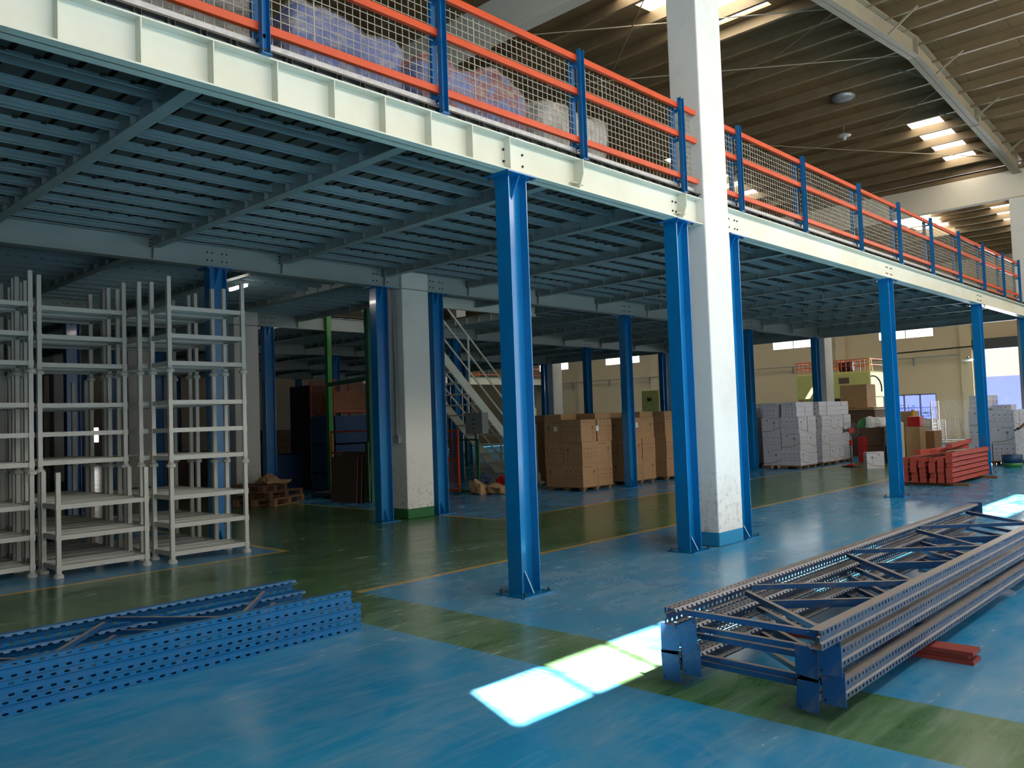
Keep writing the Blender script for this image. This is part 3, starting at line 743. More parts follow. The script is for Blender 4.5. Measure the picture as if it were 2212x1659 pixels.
# trimmer beam at the opening
b = MB().box(HOLE[0], HOLE[1], HOLE[2], HOLE[2] + .01, CB_Z - .08, ZT + .06).box(HOLE[0], HOLE[1], HOLE[2] - .05, HOLE[2] + .05, CB_Z - .08, CB_Z - .07)
tag(b.obj('trimmer_beam', M['cream']), 'pale trimmer beam along the stair opening in the deck', 'beam')
# end beam over the pillar
b = MB().box(XE - .005, XE + .005, 5.1, 34.1, HB, ZT).box(XE - .08, XE + .08, 5.1, 34.1, HB, HB + .012)
tag(b.obj('end_beam', M['under']), 'grey beam closing the far right end of the mezzanine', 'beam')

# ------------------------------------------------------------------ guard railing
DZ = ZT + .06
def railing(label, posts, xa, xb, orange_from=1e9, name='guard_railing'):
    t = thing(name, label, 'railing', (0, 0, 0))
    yf, yr = WEB[0] - .10, WEB[0] + .03
    for x in posts:
        MB().sheet([(x - .028, yf - .02), (x - .028, yf + .028), (x + .028, yf + .028), (x + .028, yf - .02)], .004, 'z', ZT, 5.36).box(x - .04, x + .04, yf - .03, yf + .05, ZT, ZT + .008).obj('front_post', M['rail_blue'], t)
        MB().sheet([(x - .028, yr + .03), (x - .028, yr - .02), (x + .028, yr - .02), (x + .028, yr + .03)], .004, 'z', ZT, 5.30).obj('rear_post', M['rail_blue'], t)
        lk = MB()
        for z in (4.385, 4.885, 5.235): lk.box(x - .022, x + .022, yf + .028, yr - .02, z - .03, z)
        lk.obj('post_link', M['rail_blue'], t)
    ps = [xa] + list(posts) + [xb]
    for i in range(len(ps) - 1):
        a, c = ps[i] + .0, ps[i + 1] - .0
        if c - a < .3: 
            for z in (4.40, 4.90, 5.25): MB().box(a, c, yf + .03, yf + .075, z, z + .062).obj('rail', M['orange'], t, bevel=.004)
            continue
        for z in (4.40, 4.90, 5.25): MB().box(a + .002, c - .002, yf + .03, yf + .075, z, z + .062).obj('rail', M['orange'], t, bevel=.004)
        w = MB(); z = ZT + .13; ym = yf + .085; r = .0025
        while z < 5.22:
            w.box(a + .03, c - .03, ym - r, ym + r, z - r, z + r); z += .0655
        x = a + .04
        while x < c - .02:
            dbl = 1.9 if abs((x - a) - .47) < .036 or abs((c - x) - .47) < .0 else 1
            w.box(x - r * dbl, x + r * dbl, ym + .006 - r, ym + .006 + r, ZT + .11, 5.235); x += .071
        w.obj('wire_mesh', M['wire'], t)
        kp = MB().box(a + .03, c - .03, yf + .078, yf + .082, ZT + .0, ZT + .125).box(a + .03, c - .03, yf + .082, yf + .11, ZT + .121, ZT + .125)
        kp.obj('kick_plate', M['orange'] if a > orange_from else M['galv'], t)
    return t
railing('orange and blue mesh railing on the mezzanine edge, left of the front pillar', [-.85, 1.05, 2.98, 4.66, 6.56, 8.46], -2.7, 8.84)
railing('orange and blue mesh railing on the mezzanine edge, right of the front pillar', [9.86, 11.8, 13.97, 15.87, 17.72, 19.6, 21.5, 23.3, 24.95], 9.5, 25.0, 21.4)
# ================================================================== WHITE STACKING RACKS
RW, RD = .98, .50
def rack_unit(label):
    t = thing('stacking_rack', label, 'rack', group='white stacking racks')
    foot = MB().lathe([(.052, 0), (.056, .012), (.054, .035), (.034, .055), (.03, .075)], seg=12).mesh('foot_cup', M['rackwhite'])
    post = MB().box(-.024, .024, -.024, .024, .05, 1.19).mesh('post', M['rackwhite'])
    for i in (0, 1):
        for j in (0, 1):
            o = bpy.data.objects.new('post', post); COL.objects.link(o); o.parent = t; o.location = (i * RW, j * RD, 0)
            f = bpy.data.objects.new('foot_cup', foot); COL.objects.link(f); f.parent = o
    sh = MB()
    sh.box(.024, RW - .024, -.018, .018, -.027, .027).box(.024, RW - .024, RD - .018, RD + .018, -.027, .027)
    sh.box(-.018, .018, .024, RD - .024, -.027, .027).box(RW - .018, RW + .018, .024, RD - .024, -.027, .027)
    for y in (.085, .175, .325, .415): sh.box(.0, RW, y - .022, y + .022, .0, .022)
    for x in (0, RW):
        for y in (0, RD): sh.box(x - .029, x + .029, y - .029, y + .029, -.033, .033)
    sm = sh.mesh('shelf', M['rackwhite'])
    for z in (.115, .455, .80):
        o = bpy.data.objects.new('shelf', sm); COL.objects.link(o); o.parent = t; o.location = (0, 0, z)
    return t
STK = [(4.45, 10.03, 3, 'the front stack at the right end'), (4.33, 10.62, 3, 'the second stack back, beside the blue column'), (4.33, 11.32, 3, 'the hindmost stack at the right end'),
       (3.22, 10.18, 1, ''), (3.22, 10.78, 3, 'the tall stack directly behind the low rack'), (3.22, 11.42, 3, 'the middle stacks, third row back'), (3.22, 12.1, 2, 'the middle stacks, hindmost row'),
       (2.08, 10.55, 3, 'the stack cut by the left photo edge, front row'), (2.08, 11.18, 3, 'the stack cut by the left photo edge, second row'), (2.08, 11.85, 3, 'the stack cut by the left photo edge, hindmost row')]
TR = {3: ['bottom', 'middle', 'top'], 2: ['lower', 'upper'], 1: ['']}
proto = None
for (x, y, n, w) in STK:
    for k in range(n):
        lab = 'single low white stacking rack standing in front of the tall middle stacks' if n == 1 else 'white stacking rack, %s of %s' % (TR[n][k], w)
        if proto is None: proto = rack_unit(lab); o = proto
        else: o = copy_tree(proto, label=lab)
        o.location = (x, y, k * 1.17)
# ================================================================== BLUE UPRIGHT FRAMES
def post_mesh(L, mat, mirror):
    s = -1 if mirror else 1
    ln = [(s * .075, -.028), (s * .062, -.046), (0, -.046), (0, -.018), (s * .011, -.012), (s * .011, .012), (0, .018), (0, .046), (s * .062, .046), (s * .075, .028)]
    if mirror: ln = ln[::-1]
    return MB().sheet(ln, .002, 'x', 0, L).mesh('upright_post', mat)
def frame(label, L, Wd, slot, brace, x0, nodes_hi, nodes_lo, group, plates=None, pz=0, bent=False, bz=(.03, .03)):
    t = thing('rack_upright_frame', label, 'rack frame', group=group)
    for mir in (False, True):
        o = bpy.data.objects.new('upright_post', post_mesh(L, slot, mir)); COL.objects.link(o); o.parent = t; o.location = (0, Wd if mir else 0, 0)
        if plates is not None:
            y0 = (Wd - .105) if mir else -.02
            rot = Matrix.Rotation(.1 if (bent and not mir) else (-.05 if bent else 0), 3, 'X')
            p = MB().cbox((plates, y0 + .0625, pz), (.006, .122, .178), 0, rot)
            pl = p.obj('base_plate', brace, o if False else t)
            h = MB()
            for (dy, dz) in ((-.045, .07), (.045, -.07)): h.tube((plates - .0036, y0 + .0625 + dy, pz + dz), (plates + .0036, y0 + .0625 + dy, pz + dz), .008, 8)
            h.obj('bolt_hole', M['bolt'], pl)
    ends = []
    for k in range(len(nodes_lo)):
        if k < len(nodes_hi): ends.append(((nodes_lo[k], .055), (nodes_hi[k], Wd - .055)))
        if k + 1 < len(nodes_lo) and k < len(nodes_hi): ends.append(((nodes_hi[k] + .06, Wd - .055), (nodes_lo[k + 1] - .02, .055)))
    ends.append(((nodes_lo[0] - .12, .055), (nodes_lo[0] - .1, Wd - .055)))
    for i, (a, b) in enumerate(ends):
        z = .012 if i % 2 else -.012
        MB().bar((a[0], a[1], z), (b[0], b[1], z), bz[0], bz[1]).obj('brace', brace, t)
    return t
# left stack: three frames beneath the mezzanine edge
for k in range(3):
    f = frame(['clean blue perforated upright frame at the bottom of the left-hand pile', 'clean blue perforated upright frame in the middle of the left-hand pile', 'clean blue perforated upright frame on top of the left-hand pile'][k],
              5.2, .87, M['slotL'], M['bluegrey'], 0, [1.06, 2.34, 3.62, 4.9], [.4, 1.68, 2.96, 4.24], 'upright frames lying in the left foreground')
    f.location = ((3.9, 3.94, 3.89)[k] - 5.2, (5.49, 5.50, 5.52)[k], (.05, .146, .242)[k]); f.rotation_euler = (0, 0, (-.012, -.004, .003)[k])
# right stack
NH = [.85, 2.5, 4.1, 5.7]; NL = [.2, 1.65, 3.3, 4.95]
R5 = [('upright frame, bottom layer of the right-hand pile, with a bent base plate', 4.2, 1.89, .128, 0, -.01, True, 6.0), ('upright frame, bottom layer of the right-hand pile, outermost post', 4.21, 1.755, .158, 0, .015, False, 6.0),
      ('upright frame, upper layer of the right-hand pile, set inward', 4.2, 1.89, .282, 0, -.005, False, 6.0), ('upright frame, upper layer of the right-hand pile, set outward', 4.18, 1.755, .328, 0, .006, False, 6.05),
      ('dusty upright frame topping the right-hand pile, without plates at its near end', 3.98, 1.75, .468, None, 0, False, 6.08)]
for (lab, x, y, z, pl, pz, bent, L) in R5:
    f = frame('dusty blue ' + lab if 'dusty' not in lab else lab.replace('dusty', 'dusty blue'), L, .92 if pl is not None else .90, M['slotR'], M['bluegrey'], 0, NH, NL, 'upright frames piled in the right foreground', pl, pz, bent)
    f.location = (x, y, z)
    if pl is None:
        for yy in (-.02, .795): MB().box(L, L + .006, yy, yy + .125, -.09, .06).obj('base_plate', M['bluegrey'], f)
for k, (x, y0, y1, z, n) in enumerate(((5.62, 1.52, 2.95, 0, 3), (9.0, 1.6, 2.9, 0, 3))):
    for j in range(n):
        o = MB().box(x + .01 * (j % 2), x + .16 + .01 * (j % 2), y0 + .03 * (j % 2), y1, j * .027, j * .027 + .025).obj('timber_board', M['redwood'])
        tag(o, 'dark red board under the right-hand frame pile, %s of the %s packing' % (['bottom', 'middle', 'top'][j], ['near', 'far'][k]), 'board')
# ================================================================== PALLETS AND CARTONS
def make_pallet(mat, label, w=1.12, d=1.12):
    t = thing('wooden_pallet', label, 'pallet')
    MB().box(0, w, 0, d, .075, .095).obj('deck_boards', mat, t)
    for i in range(3):
        for j in range(3):
            cx, cy = .1 + i * (w - .2) / 2, .1 + j * (d - .2) / 2
            n = MB(); n.v = [(cx - .035, cy - .035, 0), (cx + .035, cy - .035, 0), (cx + .035, cy + .035, 0), (cx - .035, cy + .035, 0), (cx - .07, cy - .07, .075), (cx + .07, cy - .07, .075), (cx + .07, cy + .07, .075), (cx - .07, cy + .07, .075)]
            for q in ((0, 3, 2, 1), (4, 5, 6, 7), (0, 1, 5, 4), (1, 2, 6, 5), (2, 3, 7, 6), (3, 0, 4, 7)): n.face(q)
            n.obj('foot', mat, t)
    return t
CW, CD_ = .54, .134
def carton_mesh(h, mat):
    b = MB().box(-CW / 2 + .003, CW / 2 - .003, -CD_ / 2 + .002, CD_ / 2 - .002, -h / 2, h / 2 - .004); return b.mesh('carton', mat)
cm = {'brown': carton_mesh(.49, M['brown']), 'white': carton_mesh(.445, M['white'])}
SIDE = {0: 'left front', 1: 'right front', 2: 'left rear', 3: 'right rear'}
REST = MB()
def carton(kind, loc, rz, label, group, flat=False, real=True):
    R3 = Matrix.Rotation(rz, 3, 'Z') @ (Matrix.Rotation(PI / 2, 3, 'X') if flat else Matrix.Identity(3))
    if not real:
        REST.cbox(loc, (CW - .006, CD_ - .004, (.49 if kind == 'brown' else .445) - .004), 0 if kind == 'brown' else 1, R3); return
    o = bpy.data.objects.new('carton', cm[kind]); COL.objects.link(o); o.location = loc
    o.rotation_euler = (PI / 2, 0, rz) if flat else (0, 0, rz)
    return tag(o, label, 'carton', group)
pal_proto = None
def stack(kind, x, y, tiers, flats, name, flip=0, rz=0.0, vis=((0, 0), (0, 1), (1, 0))):
    global pal_proto
    lab = 'wooden pallet with cone feet under the %s' % name
    if pal_proto is None: pal_proto = make_pallet(M['plank'], lab); p = pal_proto
    else: p = copy_tree(pal_proto, label=lab)
    p.location = (x, y, 0); p.rotation_euler = (0, 0, rz)
    h = .49 if kind == 'brown' else .445
    R = Matrix.Rotation(rz, 3, 'Z')
    for t_ in range(tiers):
        for i in range(2):
            for j in range(2):
                turn = (i + j + t_ + flip) % 2
                cx, cy = .02 + .27 + i * .545, .02 + .27 + j * .545
                jit = random.uniform(-.015, .015)
                for k in range(4):
                    off = (k - 1.5) * CD_
                    q = R @ Vector((cx + (off if turn else jit), cy + (jit if turn else off), .095 + h * (t_ + .5) + .001))
                    carton(kind, (x + q.x, y + q.y, q.z), rz + (PI / 2 if turn else 0),
                           '%s carton, %s, %s layer, %s block, %s slot' % (kind, name, ['bottom', 'second', 'third', 'fourth'][t_], SIDE[i + 2 * j], ORD[k]), '%s cartons of the %s' % (kind, name), real=(i, j) in vis)
    for (i, j, n) in flats:
        for k in range(n):
            q = R @ Vector((.02 + .27 + i * .545, .02 + .27 + j * .545, .095 + h * tiers + CD_ * (k + .5) + .002))
            carton(kind, (x + q.x, y + q.y, q.z), rz + random.uniform(-.03, .03), '%s carton lying flat, %s, %s from below, %s corner' % (kind, name, ORD[k], SIDE[i + 2 * j]), '%s cartons of the %s' % (kind, name), True, real=len(vis) > 0 and ((i, j) != (1, 1) or k == n - 1))
stack('brown', 14.08, 11.32, 3, [(0, 1, 1), (1, 1, 1), (1, 0, 1)], 'nearest brown load')
stack('brown', 15.85, 11.35, 3, [(0, 1, 1), (1, 0, 1), (1, 1, 1)], 'brown load by the blue column', 1)
stack('brown', 17.35, 11.3, 3, [(0, 0, 1), (1, 0, 1), (0, 1, 1)], 'rightmost brown load', 0, vis=((0, 0), (1, 0)))
stack('brown', 15.3, 12.9, 3, [(0, 0, 1), (0, 1, 1), (1, 1, 1)], 'rear brown load', 1, vis=())
stack('brown', 18.2, 12.9, 3, [(0, 0, 1), (1, 0, 1)], 'rear right brown load', 0, vis=())
ff = [(i, j, 3) for i in (0, 1) for j in (0, 1)]
stack('white', 21.72, 9.86, 3, ff, 'nearest white load', 0)
stack('white', 23.2, 9.86, 3, ff, 'second white load', 1, vis=((0, 0), (1, 0)))
stack('white', 24.40, 9.92, 3, ff, 'white load by the fan', 0, vis=((0, 0), (1, 0)))
stack('white', 22.15, 11.45, 3, ff, 'rear white load', 1, vis=())
stack('white', 24.45, 5.3, 3, [(0, 0, 1), (0, 1, 3), (1, 1, 3)], 'white load at the right edge', 0)
tag(REST.obj('cartons', [M['plain_brown'], M['plain_white']]), 'brown and white cartons in the inner and rear parts of the pallet loads', 'cartons', kind='stuff')
for (x, y, z) in ((14.075, 12.02, 1.32), (14.6, 11.335, 1.3), (16.15, 11.36, 1.33)):
    if x == 14.6: o = MB().box(x, x + .1, y - .008, y - .004, z, z + .12)
    else: o = MB().box(x - .004, x, y, y + .09, z, z + .1) if x < 14.5 else MB().box(x, x + .1, 11.345, 11.35, z, z + .12)
    o = o.obj('paper_label', M['label']); tag(o, {14.075: 'white label on the shaded side of the nearest brown carton pallet', 14.6: 'white label on the lit side of the nearest brown carton pallet', 16.15: 'white label on the brown carton pallet right of the blue column'}[x], 'label')
# single white carton by the fan
carton('white', (22.35, 8.15, .225), math.radians(-32), 'single white carton standing on the aisle floor right of the red fan', None)
# fan
t = thing('pedestal_fan', 'red and black pedestal fan standing in the aisle before the white cartons', 'fan', (22.95, 8.98, 0))
MB().lathe([(.26, 0), (.27, .015), (.12, .04), (.04, .06)], seg=24).obj('base', M['black'], t, smooth=True)
MB().lathe([(.17, .035), (.16, .05), (.05, .07), (.04, .09)], seg=20).obj('base_cover', M['red'], t, smooth=True)
MB().tube((0, 0, .06), (0, 0, .62), .014).tube((0, 0, .6), (0, 0, .95), .010).obj('pole', M['black'], t)
MB().cbox((-.02, -.02, .66), (.07, .07, .16)).obj('control_box', M['red'], t, bevel=.01)
R_ = Matrix.Rotation(math.radians(40), 3, 'Z')
hub = MB()
def d3(v): return tuple(R_ @ Vector(v) + Vector((0, 0, 1.0)))
hub.tube(d3((-.14, 0, 0)), d3((-.03, 0, 0)), .075, 14).obj('hub', M['red'], t, smooth=False)
MB().tube(d3((.0, 0, 0)), d3((.14, 0, 0)), .055, 12).obj('motor', M['black'], t)
g = MB()
for k in range(30):
    a = 2 * PI * k / 30
    g.tube(d3((-.09, .07 * math.cos(a), .07 * math.sin(a))), d3((-.04, .23 * math.cos(a), .23 * math.sin(a))), .0016, 4)
    g.tube(d3((-.04, .23 * math.cos(a), .23 * math.sin(a))), d3((.06, .05 * math.cos(a), .05 * math.sin(a))), .0016, 4)
    b_ = 2 * PI * (k + 1) / 30
    g.tube(d3((-.04, .23 * math.cos(a), .23 * math.sin(a))), d3((-.04, .23 * math.cos(b_), .23 * math.sin(b_))), .004, 4)
g.obj('guard', M['grey'], t)
for k in range(3):
    a = 2 * PI * k / 3; bl = MB(); n = 0
    pts = [(-.02, .05, a - .2), (-.02, .2, a - .35), (.01, .2, a + .35), (.01, .05, a + .3)]
    bl.v = [d3((x, r * math.cos(q), r * math.sin(q))) for x, r, q in pts] + [d3((x + .004, r * math.cos(q), r * math.sin(q))) for x, r, q in pts]
    for q in ((0, 3, 2, 1), (4, 5, 6, 7), (0, 1, 5, 4), (1, 2, 6, 5), (2, 3, 7, 6), (3, 0, 4, 7)): bl.face(q)
    bl.obj('blade', M['darkgrey'], t)
# ================================================================== RED BEAM STACK
def make_beam(label):
    t = thing('rack_beam', label, 'rack beam', group='red-orange rack beams stacked on the floor')
    MB().sheet([(.040, -.036), (-.055, -.036), (-.055, .012), (-.03, .018), (-.03, .036), (.040, .036), (.040, -.034)], .002, 'x', .01, 2.6).obj('beam_tube', M['redor'], t)
    for x in (0, 2.61): MB().box(x, x + .008, -.065, .055, -.05, .05).obj('end_connector', M['redor'], t)
    return t
proto = None; RB = [0, .16, .31, .5, .66, .84]
for j, y in enumerate(RB):
    for k in range(5 if j not in (0, 1) else 6 if j == 0 else 5):
        lab = 'red-orange rack beam in the floor stack, %s layer up, %s from its right side' % (ORD[k], ORD[j])
        if proto is None: proto = make_beam(lab); o = proto
        else: o = copy_tree(proto, label=lab)
        o.location = (17.68 + random.uniform(-.04, .04), 5.02 + y, .115 + k * .101); o.rotation_euler = (0, 0, random.uniform(-.008, .008))
for k, (x, y, rz) in enumerate(((17.9, 5.35, .10), (17.75, 5.62, -.08), (18.2, 5.15, .12))):
    o = copy_tree(proto, (x, y, .115 + (6 if k == 2 else 5.5) * .101 + (.05 if k == 2 else .0)), rz, label='loose red-orange rack beam lying askew on top of the stack, %s of three' % ORD[k])
for k, x in enumerate((17.85, 19.9)):
    o = MB().box(x, x + .09, 4.72, 6.05, 0, .06).obj('timber_board', M['oldwood']); tag(o, 'wooden batten under the red beam stack, at its %s end' % ['near', 'far'][k], 'board')
# ================================================================== WRAPPED GOODS ON THE DECK
from mathutils import noise as mnoise
def lumpy(x0, x1, y0, y1, z0, z1, seed, amp=.05, rnd=.12, cuts=22, top=None):
    bm = bmesh.new(); bmesh.ops.create_cube(bm, size=2); bmesh.ops.subdivide_edges(bm, edges=bm.edges, cuts=cuts, use_grid_fill=True)
    off = Vector((seed * 3.1, seed * 1.7, seed))
    for v in bm.verts:
        p = v.co.copy(); q = p.copy(); n = p.normalized()
        m = max(abs(p.x), abs(p.y), abs(p.z)); k = (abs(p.x) ** 8 + abs(p.y) ** 8 + abs(p.z) ** 8) ** (1 / 8)
        q = p / k * m
        s = Vector(((x1 - x0) / 2, (y1 - y0) / 2, (z1 - z0) / 2)); c = Vector(((x1 + x0) / 2, (y1 + y0) / 2, (z1 + z0) / 2))
        w = Vector((q.x * s.x, q.y * s.y, q.z * s.z)) + c
        a = mnoise.noise(w * 3.2 + off) * amp + mnoise.noise(w * 9 + off) * amp * .45
        w += n * a
        if top and q.z > .3: w.z += top * mnoise.noise(Vector((w.x * 2.2, w.y * 2.2, seed))) * (q.z - .3)
        w.z = max(w.z, z0)
        v.co = w
    return bm
def bundle(label, x0, x1, y0, y1, h, mat, seed, top=.2, cuts=22):
    t = thing('wrapped_pallet_load', label, 'wrapped goods', ((x0 + x1) / 2, (y0 + y1) / 2, DZ))
    for nm, m, g in (('goods', mat, 0), ('plastic_wrap', 'wrap', .012)):
        bm = lumpy(x0 - t.location.x - g, x1 - t.location.x + g, y0 - t.location.y - g, y1 - t.location.y + g, .12 if g == 0 else .115, h + g, seed, top=top, cuts=cuts)
        me = bpy.data.meshes.new(nm); bm.to_mesh(me); bm.free(); me.materials.append(M[mat if g == 0 else 'wrap'])
        for p in me.polygons: p.use_smooth = True
        o = bpy.data.objects.new(nm, me); COL.objects.link(o); o.parent = t
    hw, hd = (x1 - x0) / 2, (y1 - y0) / 2
    b = MB().box(-hw, hw, -hd, hd, .09, .11)
    b.obj('pallet_deck', M['plank'], t)
    for sx in (-hw + .05, -.05, hw - .15): MB().box(sx, sx + .1, -hd, hd, 0, .09).obj('pallet_runner', M['plank'], t)
bundle('dark goods wrapped in clear film, leftmost load behind the railing', 1.95, 3.45, 5.75, 6.8, .85, 'g_dark', 1)
bundle('blue goods wrapped in clear film behind the mesh railing', 3.62, 4.85, 5.8, 7.0, .88, 'g_blue', 2, .28)
bundle('red and blue goods wrapped in clear film behind the mesh railing', 5.05, 6.65, 5.85, 7.0, .95, 'g_mix', 3, .25)
bundle('pale grey wrapped load, right of the red and blue one', 6.8, 8.05, 5.85, 6.9, .93, 'g_grey', 4, .12)
bundle('low pale wrapped heap near the front pillar on the deck', 8.15, 8.75, 5.9, 6.6, .35, 'g_grey', 5, .12)
bundle('pale wrapped load in the second row behind the blue goods', 4.6, 5.0, 7.4, 8.6, .8, 'g_grey', 6, .12, 14)
# ================================================================== MIDDLE DISTANCE
# old pallets with a paper bag
def flat_pallet(label, loc, rz, mat, w=1.2, d=1.0):
    t = thing('wooden_pallet', label, 'pallet', loc, rz)
    for k in range(5): MB().box(0, w, k * (d - .12) / 4, k * (d - .12) / 4 + .12, .12, .14).obj('top_board', M[mat], t)
    for i in range(3):
        for j in range(3): MB().box(i * (w - .12) / 2, i * (w - .12) / 2 + .12, j * (d - .12) / 2, j * (d - .12) / 2 + .12, .02, .12).obj('block', M[mat], t)
    for j in range(3): MB().box(0, w, j * (d - .12) / 2, j * (d - .12) / 2 + .12, 0, .02).obj('bottom_board', M[mat], t)
    return t
flat_pallet('light wooden pallet at the bottom of the old pallet pile', (8.95, 15.35, 0), math.radians(28), 'plank')
flat_pallet('worn wooden pallet in the middle of the old pallet pile', (8.88, 15.42, .142), math.radians(24), 'oldwood')
flat_pallet('worn wooden pallet on top of the old pallet pile', (8.75, 15.45, .284), math.radians(30), 'oldwood', 1.0, 1.0)
def crumple(name, label, c, s, seed, mat, cat):
    bm = lumpy(-s[0] / 2, s[0] / 2, -s[1] / 2, s[1] / 2, 0, s[2], seed, amp=.12, cuts=7, top=.3)
    me = bpy.data.meshes.new(name); bm.to_mesh(me); bm.free(); me.materials.append(M[mat]); o = bpy.data.objects.new(name, me); COL.objects.link(o); o.location = c
    return tag(o, label, cat)
crumple('paper_sack', 'empty brown paper sack draped on the old pallet pile', (9.3, 15.95, .43), (.65, .45, .12), 11, 'paper', 'sack')
crumple('paper_sack', 'crumpled brown paper sack on the floor, left one before the stair', (12.72, 13.15, 0), (.35, .4, .24), 12, 'paper', 'sack')
crumple('paper_sack', 'crumpled brown paper sack on the floor, right one before the stair', (12.95, 12.72, 0), (.45, .45, .22), 13, 'paper', 'sack')
crumple('printed_sack', 'red and white printed sack lying beside the stair foot', (13.2, 12.75, .18), (.38, .3, .2), 14, 'red', 'sack')
crumple('plastic_bag', 'blue plastic bag on the sacks by the stair', (12.95, 13.3, .2), (.26, .26, .22), 15, 'denim', 'bag')
# stair
t = thing('steel_stair', 'cream steel stair with pipe handrails rising to the mezzanine', 'stair', (0, 0, 0))
sl = .955; XF = 15.02; ZTOP = 4.28; XTOP = XF - ZTOP / sl
for y in (13.4, 14.6):
    s = MB(); s.v = []
    for yy in (y - .004, y + .004): s.v += [(XF, yy, 0), (XTOP, yy, ZTOP), (XTOP, yy, ZTOP + .27), (XF + .0, yy, .27)]
    for q in ((0, 1, 2, 3), (7, 6, 5, 4), (0, 4, 5, 1), (1, 5, 6, 2), (2, 6, 7, 3), (3, 7, 4, 0)): s.face(q)
    for (o1, o2) in ((0, .02), (.25, .27)):
        s.bar((XF, y + .025, o1 + .01), (XTOP, y + .025, ZTOP + o1 + .01), .05, .012)
    s.obj('stringer', M['cream'], t)
    for h in (.55, .95, 1.35): MB().tube((XF - .1, y, h + .1), (XTOP, y, ZTOP + h), .02, 6).obj('handrail' if h > 1.3 else 'guard_rail', M['cream'], t)
    for k in range(5):
        x = XF - .12 - k * (XF - XTOP - .15) / 4; z = (XF - x) * sl
        MB().bar((x, y, z + .2), (x, y, z + 1.35), .035, .035).obj('baluster', M['cream'], t)
n = 18
for k in range(1, n):
    z = k * ZTOP / n; x = XF - z / sl
    MB().box(x - .13, x + .13, 13.41, 14.59, z + .08, z + .11).obj('tread', M['cream'], t)
# electric cabinet
t = thing('electric_cabinet', 'grey electric cabinet on a post in front of the stair', 'cabinet', (12.9, 13.4, 0))
MB().box(-.1, .1, -.3, .25, 1.33, 1.8).obj('cabinet', M['grey'], t, bevel=.01)
MB().box(-.03, .03, -.03, .03, 0, 1.33).obj('post', M['grey'], t)
MB().tube((-.1, -.12, .3), (-.1, -.12, 1.33), .014).obj('cable', M['grey'], t)
for k in range(3): MB().tube((-.115, -.02, 1.45 + k * .1), (-.1, -.02, 1.45 + k * .1), .018, 8).obj('button', M['black'], t)
# orange gate and green mesh panel
def panel(name, label, cat, x, y0, y1, z1, mat, bars, mesh=True):
    t = thing(name, label, cat, (x, y0, 0)); d = y1 - y0
    for y in (0, d): MB().box(-.02, .02, y - .02, y + .02, 0.03, z1).obj('upright', M[mat], t)
    for z in bars: MB().box(-.018, .018, 0, d, z - .02, z + .02).obj('cross_rail', M[mat], t)
    if mesh:
        w = MB(); y = .05
        while y < d: w.box(-.002, .002, y, y + .004, bars[0], bars[-1]); y += .05
        z = bars[0]
        while z < bars[-1]: w.box(-.002, .002, 0, d, z, z + .004); z += .05
        w.obj('mesh_infill', M[mat], t)
    return t
panel('mesh_gate', 'orange framed mesh gate right of the green-footed pillar', 'gate', 12.62, 13.72, 15.0, 1.45, 'orange', (.08, .75, 1.42))
panel('green_fence', 'green framed mesh panel behind the orange gate', 'panel', 12.75, 13.2, 14.6, 1.22, 'green', (.05, 1.2))
panel('orange_barrier', 'orange barrier rail behind the leaning boards', 'barrier', 10.95, 14.3, 16.2, 1.5, 'orange', (.55, 1.0, 1.48), False)
# goods lift frame in green steel
t = thing('lift_frame', 'tall green steel goods lift frame rising to the deck opening', 'lift', (0, 0, 0))
for (x, y, m) in ((10.52, 14.12, 'green'), (11.25, 16.7, 'lightgreen'), (12.4, 14.12, 'green'), (12.6, 16.7, 'green')):
    MB().box(x - .06, x + .06, y - .06, y + .06, 0, 5.3).obj('mast', M[m], t)
for z in (2.6, 4.9):
    MB().bar((10.52, 14.12, z), (11.25, 16.7, z), .07, .09).obj('cross_member', M['green'], t)
    MB().bar((10.52, 14.12, z), (12.4, 14.12, z), .07, .09).obj('cross_member', M['green'], t)
MB().box(10.55, 12.35, 14.2, 16.5, .05, .12).obj('platform', M['darkgrey'], t)
panel('green_fence', 'low green mesh panel fixed beside the lift mast', 'panel', 10.35, 14.0, 14.06, 1.25, 'green', (.05, 1.23), False)
for k in range(4):
    o = MB().cbox((10.2 + .07 * k, 14.66 - .06 * k, .475 + .02 * k), (.018, .92, .95 + .03 * k), 0, Matrix.Rotation(.06, 3, 'Y')).obj('particle_board', M['board'])
    tag(o, 'brown particle board leaning by the lift, %s of four counted from the front' % ORD[k], 'board', 'leaning particle boards')
# wire cage of wood on blue bins
def wirebox(name, label, loc, s, mat):
    t = thing(name, label, 'cage', loc); w = MB()
    z = 0
    while z <= s[2] + .001:
        w.box(0, s[0], 0, .005, z, z + .005).box(0, s[0], s[1], s[1] + .005, z, z + .005).box(0, .005, 0, s[1], z, z + .005).box(s[0], s[0] + .005, 0, s[1], z, z + .005); z += .075
    for k in range(int(s[0] / .06) + 1): w.box(k * .06, k * .06 + .004, 0, .004, 0, s[2]).box(k * .06, k * .06 + .004, s[1], s[1] + .004, 0, s[2])
    for k in range(int(s[1] / .06) + 1): w.box(0, .004, k * .06, k * .06 + .004, 0, s[2])
    w.obj('wire_panels', M[mat], t)
    f = MB()
    for x in (0, s[0]):
        for y in (0, s[1]): f.box(x - .02, x + .02, y - .02, y + .02, -.1, s[2])
    f.box(0, s[0], 0, s[1], -.03, 0); f.obj('base_frame', M[mat], t); return t
wirebox('wire_cage', 'wire cage of short timbers stacked on blue bins behind the lift', (11.55, 16.95, 1.97), (1.15, 1.0, .8), 'redor')
rnd = random.Random(3)
